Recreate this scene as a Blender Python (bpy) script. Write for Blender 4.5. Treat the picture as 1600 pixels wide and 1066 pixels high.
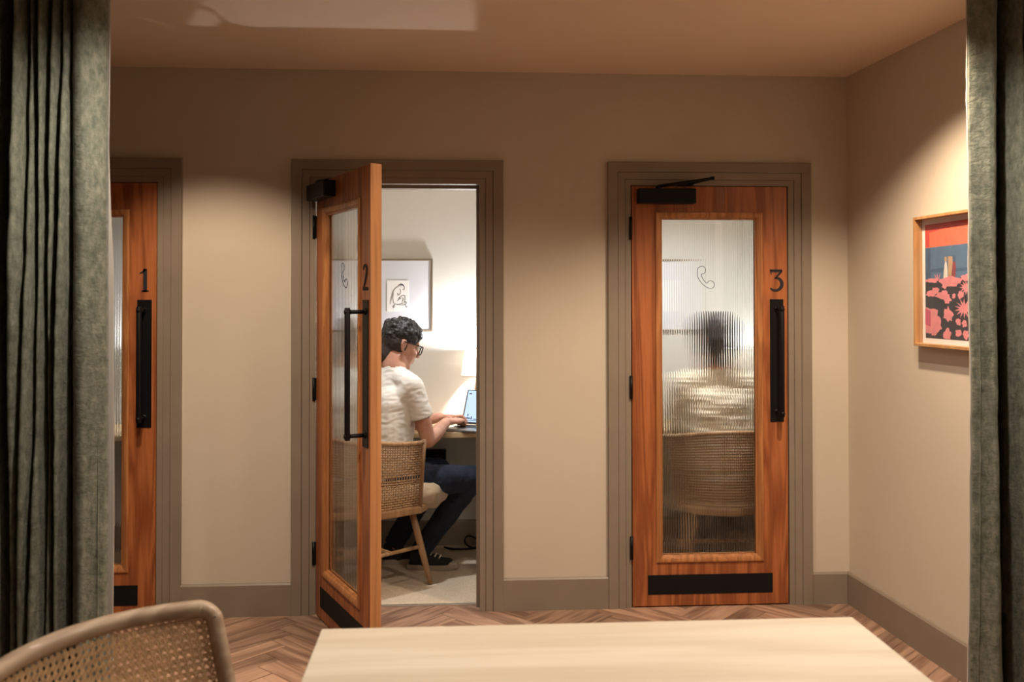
import bpy, bmesh, math, random
from mathutils import Vector, Matrix, noise

for o in list(bpy.data.objects):
    bpy.data.objects.remove(o)
scene = bpy.context.scene
COL = scene.collection
R = math.radians
random.seed(7)

# ------------------------------------------------------------------ camera
F_PX, YAW, PITCH, ROLL = 1467.85, R(3.6022), R(0.7627), R(-0.0513)
CAM = Vector((0, -4.5252, 1.5003))
cam_d = bpy.data.cameras.new('camera')
cam = bpy.data.objects.new('camera', cam_d)
COL.objects.link(cam)
fw = Vector((math.sin(YAW) * math.cos(PITCH), math.cos(YAW) * math.cos(PITCH), math.sin(PITCH)))
r0 = Vector((math.cos(YAW), -math.sin(YAW), 0))
u0 = r0.cross(fw)
rt = r0 * math.cos(ROLL) + u0 * math.sin(ROLL)
up = -r0 * math.sin(ROLL) + u0 * math.cos(ROLL)
m = Matrix((rt, up, -fw)).transposed().to_4x4()
m.translation = CAM
cam.matrix_world = m
cam_d.sensor_width = 36
cam_d.lens = F_PX / 1600 * 36
cam_d.shift_y = -(533 - 446.15) / 1600
cam_d.clip_start = 0.05
cam_d.dof.use_dof = True
cam_d.dof.focus_distance = 4.6
cam_d.dof.aperture_fstop = 3.6
scene.camera = cam

# ------------------------------------------------------------------ world, exposure
world = bpy.data.worlds.new('world')
scene.world = world
world.use_nodes = True
world.node_tree.nodes['Background'].inputs[0].default_value = (1.0, 0.82, 0.64, 1)
world.node_tree.nodes['Background'].inputs[1].default_value = 0.02
vs = scene.view_settings
vs.view_transform = 'Standard'
vs.look = 'None'
vs.gamma = 1
vs.use_curve_mapping = False
vs.exposure = 0.12

# ------------------------------------------------------------------ lamps of the place
CEIL = 2.593
WARM = (1.0, 0.775, 0.56)
NEAR = (1.0, 0.87, 0.73)
DOWNLIGHTS = [  # x, y, watts, cone deg, blend, colour, tilt towards the doors (deg)
    (0.15, -1.24, 31, 128, 0.5, WARM, 0),
    (-1.11, -1.24, 108, 70, 0.6, WARM, 34),
    (1.41, -1.24, 148, 128, 0.5, WARM, 0),
    (0.0, -3.25, 17, 136, 0.8, NEAR, 0),
    (-0.72, -2.04, 82, 148, 0.65, NEAR, 0),
    (1.22, -2.04, 78, 148, 0.65, NEAR, 0),
]
BOOTH_W = {1: 36.0, 2: 82.0, 3: 125.0}      # ceiling spot in each booth
LAMP_W = 40.0        # bulb of each desk lamp
BOOTH_C = (0.96, 0.98, 1.0)
BULB_C = (0.97, 0.98, 1.0)

# ------------------------------------------------------------------ helpers
def link(name, me, parent=None, mat=None, smooth=False, loc=None, rotz=0.0):
    o = bpy.data.objects.new(name, me)
    COL.objects.link(o)
    if parent is not None:
        o.parent = parent
    if loc is not None:
        o.location = loc
    o.rotation_euler = (0, 0, rotz)
    if mat is not None and me is not None:
        if isinstance(mat, (list, tuple)):
            for mm in mat:
                me.materials.append(mm)
        else:
            me.materials.append(mat)
    if smooth and me is not None:
        for p in me.polygons:
            p.use_smooth = True
    return o

def tag(o, label=None, cat=None, group=None, kind=None):
    if label: o['label'] = label
    if cat: o['category'] = cat
    if group: o['group'] = group
    if kind: o['kind'] = kind
    return o

def empty(name, loc=(0, 0, 0), rotz=0.0, parent=None):
    o = bpy.data.objects.new(name, None)
    COL.objects.link(o)
    o.location = loc
    o.rotation_euler = (0, 0, rotz)
    o.empty_display_size = 0.1
    if parent is not None: o.parent = parent
    return o

class MB:
    """collects vertices and faces of one mesh"""
    def __init__(self):
        self.v, self.f, self.mi, self.sm = [], [], [], []
    def add(self, vs_, fs, mi=0, sm=False):
        b = len(self.v)
        self.v += [tuple(p) for p in vs_]
        for f in fs:
            self.f.append([b + i for i in f]); self.mi.append(mi); self.sm.append(sm)
        return self
    def box(self, x0, x1, y0, y1, z0, z1, mi=0):
        p = [(x0, y0, z0), (x1, y0, z0), (x1, y1, z0), (x0, y1, z0), (x0, y0, z1), (x1, y0, z1), (x1, y1, z1), (x0, y1, z1)]
        return self.add(p, [(3, 2, 1, 0), (4, 5, 6, 7), (0, 1, 5, 4), (1, 2, 6, 5), (2, 3, 7, 6), (3, 0, 4, 7)], mi)
    def tube(self, pts, rad, n=10, caps=True, mi=0, closed=False, flat=1.0, upv=None):
        pts = [Vector(p) for p in pts]
        k = len(pts)
        rads = rad if isinstance(rad, (list, tuple)) else [rad] * k
        vs_, fs = [], []
        ref = Vector(upv) if upv else None
        nrm = None
        for i in range(k):
            if closed:
                t = pts[(i + 1) % k] - pts[i - 1]
            else:
                t = pts[min(i + 1, k - 1)] - pts[max(i - 1, 0)]
            t.normalize()
            if nrm is None or ref is not None:
                a = ref if ref is not None else (Vector((0, 0, 1)) if abs(t.z) < 0.9 else Vector((1, 0, 0)))
                nrm = (a - t * a.dot(t)).normalized()
            else:
                nrm = (nrm - t * nrm.dot(t)).normalized()
            bn = t.cross(nrm)
            for j in range(n):
                a = 2 * math.pi * j / n
                vs_.append(pts[i] + nrm * math.cos(a) * rads[i] + bn * math.sin(a) * rads[i] * flat)
        for i in range(k if closed else k - 1):
            for j in range(n):
                a, b = i * n + j, i * n + (j + 1) % n
                c, d = ((i + 1) % k) * n + (j + 1) % n, ((i + 1) % k) * n + j
                fs.append((a, d, c, b))
        if caps and not closed:
            fs.append(tuple(range(n))); fs.append(tuple(range((k - 1) * n, k * n))[::-1])
        return self.add(vs_, fs, mi, True)
    def lathe(self, prof, c=(0, 0, 0), n=32, mi=0, flute=0.0, nf=0):
        vs_, fs = [], []
        k = len(prof)
        for (r, z) in prof:
            for j in range(n):
                a = 2 * math.pi * j / n
                rr = r * (1 + flute * math.cos(nf * a))
                vs_.append((c[0] + rr * math.cos(a), c[1] + rr * math.sin(a), c[2] + z))
        for i in range(k - 1):
            for j in range(n):
                fs.append((i * n + j, i * n + (j + 1) % n, (i + 1) * n + (j + 1) % n, (i + 1) * n + j))
        return self.add(vs_, fs, mi, True)
    def ball(self, c, r, n=12, mi=0, mat=None):
        vs_, fs = [], []
        r = r if isinstance(r, (list, tuple)) else (r, r, r)
        h = n // 2
        for i in range(h + 1):
            th = math.pi * i / h
            for j in range(n):
                a = 2 * math.pi * j / n
                p = Vector((r[0] * math.sin(th) * math.cos(a), r[1] * math.sin(th) * math.sin(a), r[2] * math.cos(th)))
                if mat is not None: p = mat @ p
                vs_.append(p + Vector(c))
        for i in range(h):
            for j in range(n):
                fs.append((i * n + j, (i + 1) * n + j, (i + 1) * n + (j + 1) % n, i * n + (j + 1) % n))
        return self.add(vs_, fs, mi, True)
    def cone(self, a, ra, b, rb, n=14, steps=5, ends=True):
        """tapered limb with rounded ends"""
        a, b = Vector(a), Vector(b)
        pts = [a.lerp(b, i / steps) for i in range(steps + 1)]
        rad = [ra + (rb - ra) * i / steps for i in range(steps + 1)]
        self.tube(pts, rad, n)
        if ends:
            self.ball(a, ra, n); self.ball(b, rb, n)
        return self
    def frame(self, x0, x1, z0, z1, prof, mi=0, openb=False):
        """profile (offset outward, y) swept round a rectangle in the xz plane"""
        k = len(prof)
        vs_, fs = [], []
        if openb:
            cs = [lambda a: (x0 - a, z0), lambda a: (x0 - a, z1 + a), lambda a: (x1 + a, z1 + a), lambda a: (x1 + a, z0)]
        else:
            cs = [lambda a: (x0 - a, z0 - a), lambda a: (x0 - a, z1 + a), lambda a: (x1 + a, z1 + a), lambda a: (x1 + a, z0 - a)]
        for c in cs:
            for (a, y) in prof:
                x, z = c(a); vs_.append((x, y, z))
        for i in range(3 if openb else 4):
            for j in range(k):
                i2, j2 = (i + 1) % 4, (j + 1) % k
                fs.append((i * k + j, i * k + j2, i2 * k + j2, i2 * k + j))
        if openb:
            fs.append(tuple(range(k))[::-1]); fs.append(tuple(range(3 * k, 4 * k)))
        return self.add(vs_, fs, mi)
    def ribbon(self, pts, widths, y0, y1, mi=0, closed=False):
        """flat stroke in the xz plane, extruded from y0 to y1"""
        k = len(pts)
        ws = widths if isinstance(widths, (list, tuple)) else [widths] * k
        L, Rr = [], []
        for i in range(k):
            if closed: a, b = pts[i - 1], pts[(i + 1) % k]
            else: a, b = pts[max(i - 1, 0)], pts[min(i + 1, k - 1)]
            tx, tz = b[0] - a[0], b[1] - a[1]
            l = math.hypot(tx, tz) or 1
            nx, nz = -tz / l, tx / l
            L.append((pts[i][0] + nx * ws[i] / 2, pts[i][1] + nz * ws[i] / 2))
            Rr.append((pts[i][0] - nx * ws[i] / 2, pts[i][1] - nz * ws[i] / 2))
        vs_ = []
        for i in range(k):
            vs_ += [(L[i][0], y0, L[i][1]), (Rr[i][0], y0, Rr[i][1]), (Rr[i][0], y1, Rr[i][1]), (L[i][0], y1, L[i][1])]
        fs = []
        for i in range(k if closed else k - 1):
            b, c = i * 4, ((i + 1) % k) * 4
            for j in range(4):
                fs.append((b + j, b + (j + 1) % 4, c + (j + 1) % 4, c + j))
        if not closed:
            fs += [(3, 2, 1, 0), tuple((k - 1) * 4 + j for j in range(4))]
        return self.add(vs_, fs, mi)
    def mesh(self, name='mesh'):
        me = bpy.data.meshes.new(name)
        me.from_pydata(self.v, [], self.f)
        me.polygons.foreach_set('material_index', self.mi)
        me.polygons.foreach_set('use_smooth', self.sm)
        me.update()
        bm = bmesh.new(); bm.from_mesh(me)
        bmesh.ops.recalc_face_normals(bm, faces=bm.faces)
        bm.to_mesh(me); bm.free()
        return me
    def build(self, name, mat, parent=None, bevel=0.0, loc=None, rotz=0.0, seg=2):
        o = link(name, self.mesh(name), parent, mat, loc=loc, rotz=rotz)
        if bevel:
            b = o.modifiers.new('bevel', 'BEVEL'); b.width = bevel; b.segments = seg
            b.limit_method = 'ANGLE'; b.angle_limit = R(40)
        return o

def curve_pts(ctrl, n=8, closed=False):
    """Catmull-Rom through control points of any dimension"""
    out = []
    k = len(ctrl)
    rng = range(k) if closed else range(k - 1)
    for i in rng:
        if closed: p = [ctrl[(i + d) % k] for d in (-1, 0, 1, 2)]
        else: p = [ctrl[max(i - 1, 0)], ctrl[i], ctrl[i + 1], ctrl[min(i + 2, k - 1)]]
        for s in range(n):
            t = s / n
            out.append(tuple(0.5 * (2 * b + (c - a) * t + (2 * a - 5 * b + 4 * c - d) * t * t + (3 * b - a - 3 * c + d) * t ** 3) for a, b, c, d in zip(*p)))
    if not closed: out.append(tuple(ctrl[-1]))
    return out

# ------------------------------------------------------------------ materials
def new_mat(name):
    mt = bpy.data.materials.new(name); mt.use_nodes = True
    nt = mt.node_tree
    return mt, nt, nt.nodes, nt.links, nt.nodes['Principled BSDF']

def N(nodes, typ, **kw):
    n = nodes.new(typ)
    for k, v in kw.items():
        if k in n.inputs: n.inputs[k].default_value = v
        else: setattr(n, k, v)
    return n

def rgb(c): return (c[0], c[1], c[2], 1)

def plain(name, c, rough=0.5, metal=0.0, spec=0.5, bump=0.0, bscale=200.0, vary=0.0, vscale=4.0, sheen=0.0):
    mt, nt, ns, ln, b = new_mat(name)
    b.inputs['Base Color'].default_value = rgb(c)
    b.inputs['Roughness'].default_value = rough
    b.inputs['Metallic'].default_value = metal
    b.inputs['Specular IOR Level'].default_value = spec
    if sheen:
        b.inputs['Sheen Weight'].default_value = sheen
    tc = N(ns, 'ShaderNodeTexCoord')
    if vary:
        nz = N(ns, 'ShaderNodeTexNoise', Scale=vscale, Detail=4.0)
        ln.new(tc.outputs['Object'], nz.inputs['Vector'])
        rp = N(ns, 'ShaderNodeValToRGB')
        rp.color_ramp.elements[0].position = 0.3; rp.color_ramp.elements[1].position = 0.7
        rp.color_ramp.elements[0].color = rgb([max(0, x * (1 - vary)) for x in c])
        rp.color_ramp.elements[1].color = rgb([min(1, x * (1 + vary)) for x in c])
        ln.new(nz.outputs['Fac'], rp.inputs['Fac']); ln.new(rp.outputs['Color'], b.inputs['Base Color'])
    if bump:
        nz = N(ns, 'ShaderNodeTexNoise', Scale=bscale, Detail=3.0)
        ln.new(tc.outputs['Object'], nz.inputs['Vector'])
        bp = N(ns, 'ShaderNodeBump', Strength=bump, Distance=0.002)
        ln.new(nz.outputs['Fac'], bp.inputs['Height']); ln.new(bp.outputs['Normal'], b.inputs['Normal'])
    return mt

def wood(name, dark, light, axis='z', fine=70.0, broad=7.0, stretch=14.0, rough=0.45, per_obj=0.0, coat=0.0, contrast=1.0):
    mt, nt, ns, ln, b = new_mat(name)
    tc = N(ns, 'ShaderNodeTexCoord')
    mp = N(ns, 'ShaderNodeMapping')
    sc = {'x': (1 / stretch, 1, 1), 'y': (1, 1 / stretch, 1), 'z': (1, 1, 1 / stretch)}[axis]
    mp.inputs['Scale'].default_value = sc
    src = tc.outputs['Object']
    if per_obj:
        oi = N(ns, 'ShaderNodeObjectInfo')
        ml = N(ns, 'ShaderNodeVectorMath', operation='SCALE'); ml.inputs[0].default_value = (37, 23, 51)
        ln.new(oi.outputs['Random'], ml.inputs['Scale'])
        ad = N(ns, 'ShaderNodeVectorMath', operation='ADD')
        ln.new(src, ad.inputs[0]); ln.new(ml.outputs['Vector'], ad.inputs[1]); src = ad.outputs['Vector']
    ln.new(src, mp.inputs['Vector'])
    n1 = N(ns, 'ShaderNodeTexNoise', Scale=broad, Detail=3.0, Distortion=1.2)
    n2 = N(ns, 'ShaderNodeTexNoise', Scale=fine, Detail=5.0, Roughness=0.65)
    ln.new(mp.outputs['Vector'], n1.inputs['Vector']); ln.new(mp.outputs['Vector'], n2.inputs['Vector'])
    # growth rings: sine of the broad noise
    mu = N(ns, 'ShaderNodeMath', operation='MULTIPLY'); mu.inputs[1].default_value = 34.0
    sn = N(ns, 'ShaderNodeMath', operation='SINE')
    ln.new(n1.outputs['Fac'], mu.inputs[0]); ln.new(mu.outputs[0], sn.inputs[0])
    mr = N(ns, 'ShaderNodeMapRange'); mr.inputs['From Min'].default_value = -1; mr.inputs['From Max'].default_value = 1
    ln.new(sn.outputs[0], mr.inputs['Value'])
    mx = N(ns, 'ShaderNodeMix', data_type='FLOAT'); mx.inputs['Factor'].default_value = 0.62
    ln.new(mr.outputs['Result'], mx.inputs['A']); ln.new(n2.outputs['Fac'], mx.inputs['B'])
    rp = N(ns, 'ShaderNodeValToRGB')
    rp.color_ramp.elements[0].position = 0.5 - 0.28 / contrast; rp.color_ramp.elements[1].position = 0.5 + 0.25 / contrast
    rp.color_ramp.elements[0].color = rgb(dark); rp.color_ramp.elements[1].color = rgb(light)
    ln.new(mx.outputs['Result'], rp.inputs['Fac'])
    col = rp.outputs['Color']
    if per_obj:
        hs = N(ns, 'ShaderNodeHueSaturation')
        m2 = N(ns, 'ShaderNodeMapRange'); m2.inputs['To Min'].default_value = 1 - per_obj; m2.inputs['To Max'].default_value = 1 + per_obj
        ln.new(oi.outputs['Random'], m2.inputs['Value']); ln.new(m2.outputs['Result'], hs.inputs['Value'])
        ln.new(col, hs.inputs['Color']); col = hs.outputs['Color']
    ln.new(col, b.inputs['Base Color'])
    b.inputs['Roughness'].default_value = rough
    b.inputs['Coat Weight'].default_value = coat
    bp = N(ns, 'ShaderNodeBump', Strength=0.12, Distance=0.001)
    ln.new(n2.outputs['Fac'], bp.inputs['Height']); ln.new(bp.outputs['Normal'], b.inputs['Normal'])
    return mt

def fabric(name, c1, c2, scale=3.0, crease=True, rough=0.85, sheen=0.12):
    """crushed velvet: mottled along vertical streaks, faint horizontal packing creases"""
    mt, nt, ns, ln, b = new_mat(name)
    tc = N(ns, 'ShaderNodeTexCoord')
    mp = N(ns, 'ShaderNodeMapping'); mp.inputs['Scale'].default_value = (1.0, 1.0, 0.55)
    ln.new(tc.outputs['Object'], mp.inputs['Vector'])
    n1 = N(ns, 'ShaderNodeTexNoise', Scale=scale * 16, Detail=6.0, Roughness=0.72, Distortion=0.15)
    ln.new(mp.outputs['Vector'], n1.inputs['Vector'])
    rp = N(ns, 'ShaderNodeValToRGB')
    rp.color_ramp.elements[0].position = 0.36; rp.color_ramp.elements[1].position = 0.66
    rp.color_ramp.elements[0].color = rgb(c1); rp.color_ramp.elements[1].color = rgb(c2)
    ln.new(n1.outputs['Fac'], rp.inputs['Fac']); ln.new(rp.outputs['Color'], b.inputs['Base Color'])
    b.inputs['Roughness'].default_value = rough
    b.inputs['Sheen Weight'].default_value = sheen
    b.inputs['Sheen Roughness'].default_value = 0.4
    b.inputs['Specular IOR Level'].default_value = 0.2
    n2 = N(ns, 'ShaderNodeTexNoise', Scale=52.0, Detail=4.0, Roughness=0.6, Distortion=0.6)
    mp2 = N(ns, 'ShaderNodeMapping'); mp2.inputs['Scale'].default_value = (0.8, 0.8, 1.3)
    ln.new(tc.outputs['Object'], mp2.inputs['Vector']); ln.new(mp2.outputs['Vector'], n2.inputs['Vector'])
    bp = N(ns, 'ShaderNodeBump', Strength=0.55, Distance=0.006)
    ln.new(n2.outputs['Fac'], bp.inputs['Height'])
    n3 = N(ns, 'ShaderNodeTexNoise', Scale=600.0, Detail=2.0)
    ln.new(tc.outputs['Object'], n3.inputs['Vector'])
    bp2 = N(ns, 'ShaderNodeBump', Strength=0.25, Distance=0.001)
    ln.new(n3.outputs['Fac'], bp2.inputs['Height']); ln.new(bp.outputs['Normal'], bp2.inputs['Normal'])
    ln.new(bp2.outputs['Normal'], b.inputs['Normal'])
    return mt

M = {}
M['wall'] = plain('wall_paint', (0.63, 0.555, 0.45), 0.7, bump=0.12, bscale=420, vary=0.03, vscale=1.5, spec=0.3)
M['ceiling'] = plain('ceiling_paint', (0.78, 0.62, 0.475), 0.85, bump=0.05, bscale=300, spec=0.2)
M['booth'] = plain('booth_wall_paint', (0.60, 0.58, 0.535), 0.75, bump=0.08, bscale=400, spec=0.25)
M['bounce_dark'] = plain('bounce_dark_paint', (0.12, 0.10, 0.075), 0.7, bump=0.1, bscale=400, vary=0.04)  # dark tone given to the unseen walls to cut bounced light
M['taupe'] = plain('taupe_trim_paint', (0.265, 0.215, 0.165), 0.45, bump=0.05, bscale=300, vary=0.06, vscale=6)
M['floor_base'] = plain('floor_base', (0.10, 0.06, 0.04), 0.7, vary=0.1)
M['plank'] = wood('herringbone_oak', (0.19, 0.105, 0.068), (0.46, 0.29, 0.200), 'x', fine=60, broad=5, stretch=10, rough=0.42, per_obj=0.30)
M['door'] = wood('door_veneer', (0.225, 0.060, 0.018), (0.48, 0.158, 0.050), 'z', fine=95, broad=7, stretch=16, rough=0.42, coat=0.1)
M['bead'] = wood('bead_wood', (0.31, 0.115, 0.038), (0.54, 0.23, 0.08), 'z', fine=90, broad=9, stretch=16, rough=0.4)
M['lit_edge'] = wood('lit_edge_wood', (0.42, 0.17, 0.06), (0.62, 0.29, 0.11), 'z', fine=90, broad=5, stretch=18, rough=0.5)  # door wood lightened: lamplight on the open leaf's edge, painted in
M['black'] = plain('black_metal', (0.005, 0.005, 0.006), 0.45, vary=0.1, spec=0.25)
M['kick'] = plain('black_kick_plate', (0.005, 0.005, 0.006), 0.6, spec=0.25, vary=0.1, vscale=12)
M['carpet'] = plain('loop_carpet', (0.64, 0.53, 0.40), 0.95, bump=0.9, bscale=420, vary=0.16, vscale=160, spec=0.1)
M['steel'] = plain('threshold_metal', (0.62, 0.55, 0.46), 0.35, metal=0.8, vary=0.05)
M['table'] = wood('table_oak', (0.53, 0.455, 0.35), (0.67, 0.605, 0.51), 'x', fine=26, broad=2.6, stretch=11, rough=0.5, contrast=0.8)
M['desk'] = wood('desk_oak', (0.46, 0.31, 0.17), (0.62, 0.46, 0.28), 'x', fine=60, broad=4, stretch=10, rough=0.5)
M['chair_wood'] = wood('chair_oak', (0.24, 0.125, 0.055), (0.44, 0.27, 0.135), 'z', fine=90, broad=6, stretch=8, rough=0.5)
M['bent_wood'] = wood('bentwood_rail', (0.28, 0.19, 0.125), (0.45, 0.34, 0.24), 'x', fine=60, broad=5, stretch=8, rough=0.4, coat=0.2)
M['cane'] = plain('cane_webbing', (0.60, 0.39, 0.21), 0.55, vary=0.22, vscale=60)
M['cord'] = plain('paper_cord', (0.40, 0.255, 0.135), 0.7, vary=0.25, vscale=70)
M['frame_oak'] = wood('picture_oak', (0.40, 0.20, 0.075), (0.56, 0.31, 0.125), 'z', fine=70, broad=6, stretch=9, rough=0.5)
M['frame_bronze'] = plain('bronze_frame', (0.26, 0.20, 0.14), 0.35, metal=0.4, vary=0.1)
M['mount'] = plain('pale_mount', (0.66, 0.67, 0.72), 0.8, vary=0.02)
M['paper'] = plain('white_paper', (0.86, 0.85, 0.83), 0.8, vary=0.02)
M['ink'] = plain('black_ink', (0.012, 0.012, 0.02), 0.7, vary=0.05)
M['curtain'] = fabric('green_velvet', (0.112, 0.128, 0.098), (0.262, 0.268, 0.208))
M['lining'] = plain('curtain_lining', (0.56, 0.52, 0.47), 0.9, bump=0.2, bscale=300, vary=0.05)
M['shirt'] = plain('cream_cotton', (0.86, 0.835, 0.77), 0.9, bump=0.15, bscale=500, vary=0.03, sheen=0.15)
M['knit'] = plain('cream_knit', (0.76, 0.66, 0.50), 0.95, bump=0.5, bscale=180, vary=0.08, vscale=30, sheen=0.3)
M['jeans'] = plain('navy_denim', (0.010, 0.016, 0.034), 0.9, bump=0.4, bscale=350, vary=0.35, vscale=12)
M['trouser'] = plain('dark_trousers', (0.012, 0.012, 0.014), 0.9, bump=0.3, bscale=300, vary=0.2)
M['hair'] = plain('dark_hair', (0.016, 0.013, 0.012), 0.5, bump=0.8, bscale=160, vary=0.6, vscale=60)
M['stubble'] = plain('short_hair', (0.045, 0.033, 0.027), 0.8, bump=0.5, bscale=260, vary=0.4, vscale=90)
M['shoe'] = plain('black_canvas', (0.010, 0.011, 0.014), 0.8, bump=0.3, bscale=300, vary=0.2)
M['rubber'] = plain('cream_rubber', (0.40, 0.345, 0.27), 0.6, vary=0.06)
M['lace'] = plain('white_lace', (0.72, 0.68, 0.58), 0.9, vary=0.05)
M['glasses'] = plain('dark_acetate', (0.018, 0.012, 0.010), 0.25, vary=0.1)
M['eye'] = plain('eye_white', (0.7, 0.68, 0.65), 0.3, vary=0.03)
M['cushion'] = plain('beige_pad', (0.50, 0.38, 0.245), 0.95, bump=0.5, bscale=120, vary=0.08, vscale=14, sheen=0.3)
M['alu'] = plain('laptop_metal', (0.30, 0.30, 0.31), 0.35, metal=0.7, vary=0.03)
M['key'] = plain('laptop_key', (0.03, 0.03, 0.035), 0.5, vary=0.05)
M['cable'] = plain('black_cable', (0.01, 0.01, 0.011), 0.5, vary=0.1)
M['plastic'] = plain('grey_plastic', (0.45, 0.45, 0.42), 0.5, vary=0.05)

def skin_mat():
    mt, nt, ns, ln, b = new_mat('skin')
    tc = N(ns, 'ShaderNodeTexCoord')
    nz = N(ns, 'ShaderNodeTexNoise', Scale=18.0, Detail=4.0)
    ln.new(tc.outputs['Object'], nz.inputs['Vector'])
    rp = N(ns, 'ShaderNodeValToRGB')
    rp.color_ramp.elements[0].color = (0.50, 0.225, 0.145, 1); rp.color_ramp.elements[1].color = (0.63, 0.335, 0.235, 1)
    rp.color_ramp.elements[0].position = 0.3; rp.color_ramp.elements[1].position = 0.7
    ln.new(nz.outputs['Fac'], rp.inputs['Fac']); ln.new(rp.outputs['Color'], b.inputs['Base Color'])
    b.inputs['Roughness'].default_value = 0.5
    b.inputs['Subsurface Weight'].default_value = 0.08
    b.inputs['Subsurface Radius'].default_value = (0.01, 0.004, 0.002)
    return mt
M['skin'] = skin_mat()

def glass_mat():
    mt, nt, ns, ln, b = new_mat('reeded_glass')
    b.inputs['Base Color'].default_value = (0.97, 0.985, 0.975, 1)
    b.inputs['Transmission Weight'].default_value = 1.0
    b.inputs['IOR'].default_value = 1.5
    nz = N(ns, 'ShaderNodeTexNoise', Scale=3.0)
    mr = N(ns, 'ShaderNodeMapRange'); mr.inputs['To Min'].default_value = 0.015; mr.inputs['To Max'].default_value = 0.035
    ln.new(nz.outputs['Fac'], mr.inputs['Value']); ln.new(mr.outputs['Result'], b.inputs['Roughness'])
    return mt
M['glass'] = glass_mat()

def pane_mat():
    mt, nt, ns, ln, b = new_mat('picture_glass')
    out = ns['Material Output']
    tr = N(ns, 'ShaderNodeBsdfTransparent'); gl = N(ns, 'ShaderNodeBsdfGlossy', Roughness=0.03)
    lw = N(ns, 'ShaderNodeLayerWeight', Blend=0.5); mx = N(ns, 'ShaderNodeMixShader')
    pw = N(ns, 'ShaderNodeMath', operation='POWER'); pw.inputs[1].default_value = 4.0
    mr = N(ns, 'ShaderNodeMapRange'); mr.inputs['To Min'].default_value = .04
    ln.new(lw.outputs['Facing'], pw.inputs[0]); ln.new(pw.outputs[0], mr.inputs['Value'])
    ln.new(mr.outputs['Result'], mx.inputs[0]); ln.new(tr.outputs[0], mx.inputs[1]); ln.new(gl.outputs[0], mx.inputs[2])
    ln.new(mx.outputs[0], out.inputs['Surface'])
    return mt
M['pane'] = pane_mat()

def shade_mat():
    mt, nt, ns, ln, b = new_mat('pleated_shade')
    out = ns['Material Output']
    tc = N(ns, 'ShaderNodeTexCoord')
    nz = N(ns, 'ShaderNodeTexNoise', Scale=60.0, Detail=2.0)
    ln.new(tc.outputs['Object'], nz.inputs['Vector'])
    rp = N(ns, 'ShaderNodeValToRGB')
    rp.color_ramp.elements[0].color = (0.80, 0.72, 0.60, 1); rp.color_ramp.elements[1].color = (0.90, 0.85, 0.76, 1)
    ln.new(nz.outputs['Fac'], rp.inputs['Fac'])
    tl = N(ns, 'ShaderNodeBsdfTranslucent'); df = N(ns, 'ShaderNodeBsdfDiffuse')
    tl.inputs['Color'].default_value = (0.16, 0.135, 0.105, 1); ln.new(rp.outputs['Color'], df.inputs['Color'])
    mx = N(ns, 'ShaderNodeMixShader'); mx.inputs[0].default_value = 0.45
    ln.new(df.outputs[0], mx.inputs[1]); ln.new(tl.outputs[0], mx.inputs[2])
    ln.new(mx.outputs[0], out.inputs['Surface'])
    return mt
M['shade'] = shade_mat()

def emit(name, c, s):
    mt, nt, ns, ln, b = new_mat(name)
    b.inputs['Base Color'].default_value = rgb([x * 0.3 for x in c])
    b.inputs['Emission Color'].default_value = rgb(c)
    b.inputs['Emission Strength'].default_value = s
    nz = N(ns, 'ShaderNodeTexNoise', Scale=2.0)
    mr = N(ns, 'ShaderNodeMapRange'); mr.inputs['To Min'].default_value = s * 0.97; mr.inputs['To Max'].default_value = s * 1.03
    ln.new(nz.outputs['Fac'], mr.inputs['Value']); ln.new(mr.outputs['Result'], b.inputs['Emission Strength'])
    return mt
M['screen'] = emit('laptop_screen', (0.52, 0.70, 0.92), 0.9)
M['screen_dark'] = emit('screen_marks', (0.05, 0.08, 0.14), 0.6)
M['bulb'] = emit('bulb_glow', BULB_C, 12.0)
M['downlight'] = emit('downlight_glow', WARM, 8.0)

# ------------------------------------------------------------------ the setting
LEAF_W, LEAF_H, LEAF_T, ZB = 0.7747, 2.045, 0.0477, 0.006
HX = {1: -0.6481 - 1.514 - 0.0035, 2: -0.6481, 3: 0.866}
XC, RW = 1.9458, R(3.1432)
WALL_T = 0.12
BACK_Y = 1.205
XL, YR = -3.1, -6.4
def right_x(y): return XC - y * math.tan(RW)

# room side wall with three openings
mb = MB()
JL = 0.034
edges = [XL]
for n in (1, 2, 3):
    edges += [HX[n] - JL, HX[n] + LEAF_W + JL]
edges.append(XC + 0.14)
for i in range(0, len(edges), 2):
    mb.box(edges[i], edges[i + 1], 0, WALL_T, 0, CEIL)
for n in (1, 2, 3):
    mb.box(HX[n] - JL, HX[n] + LEAF_W + JL, 0, WALL_T, LEAF_H + JL, CEIL)
tag(mb.build('wall_back', M['wall']), 'beige painted wall that holds the three numbered doors', kind='structure')

mb = MB()
x1 = right_x(YR)
mb.add([(XC, 0, 0), (x1, YR, 0), (x1 + .12, YR, 0), (XC + .12, 0, 0), (XC, 0, CEIL), (x1, YR, CEIL), (x1 + .12, YR, CEIL), (XC + .12, 0, CEIL)],
       [(3, 2, 1, 0), (4, 5, 6, 7), (0, 1, 5, 4), (1, 2, 6, 5), (2, 3, 7, 6), (3, 0, 4, 7)])
tag(mb.build('wall_right', M['wall']), 'beige side wall with the framed colourful print', kind='structure')
tag(MB().box(XL - .12, XL, YR, BACK_Y, 0, CEIL).build('wall_left', M['bounce_dark']), 'dark side wall behind the left curtain', kind='structure')
tag(MB().box(XL - .12, x1 + .12, YR - .12, YR, 0, CEIL).build('wall_rear', M['bounce_dark']), 'dark wall behind the viewer', kind='structure')
tag(MB().box(XL - .12, x1 + .12, YR - .12, BACK_Y + .1, CEIL, CEIL + .1).build('ceiling', M['ceiling']), 'flat brown beige ceiling above the doors', kind='structure')
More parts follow.
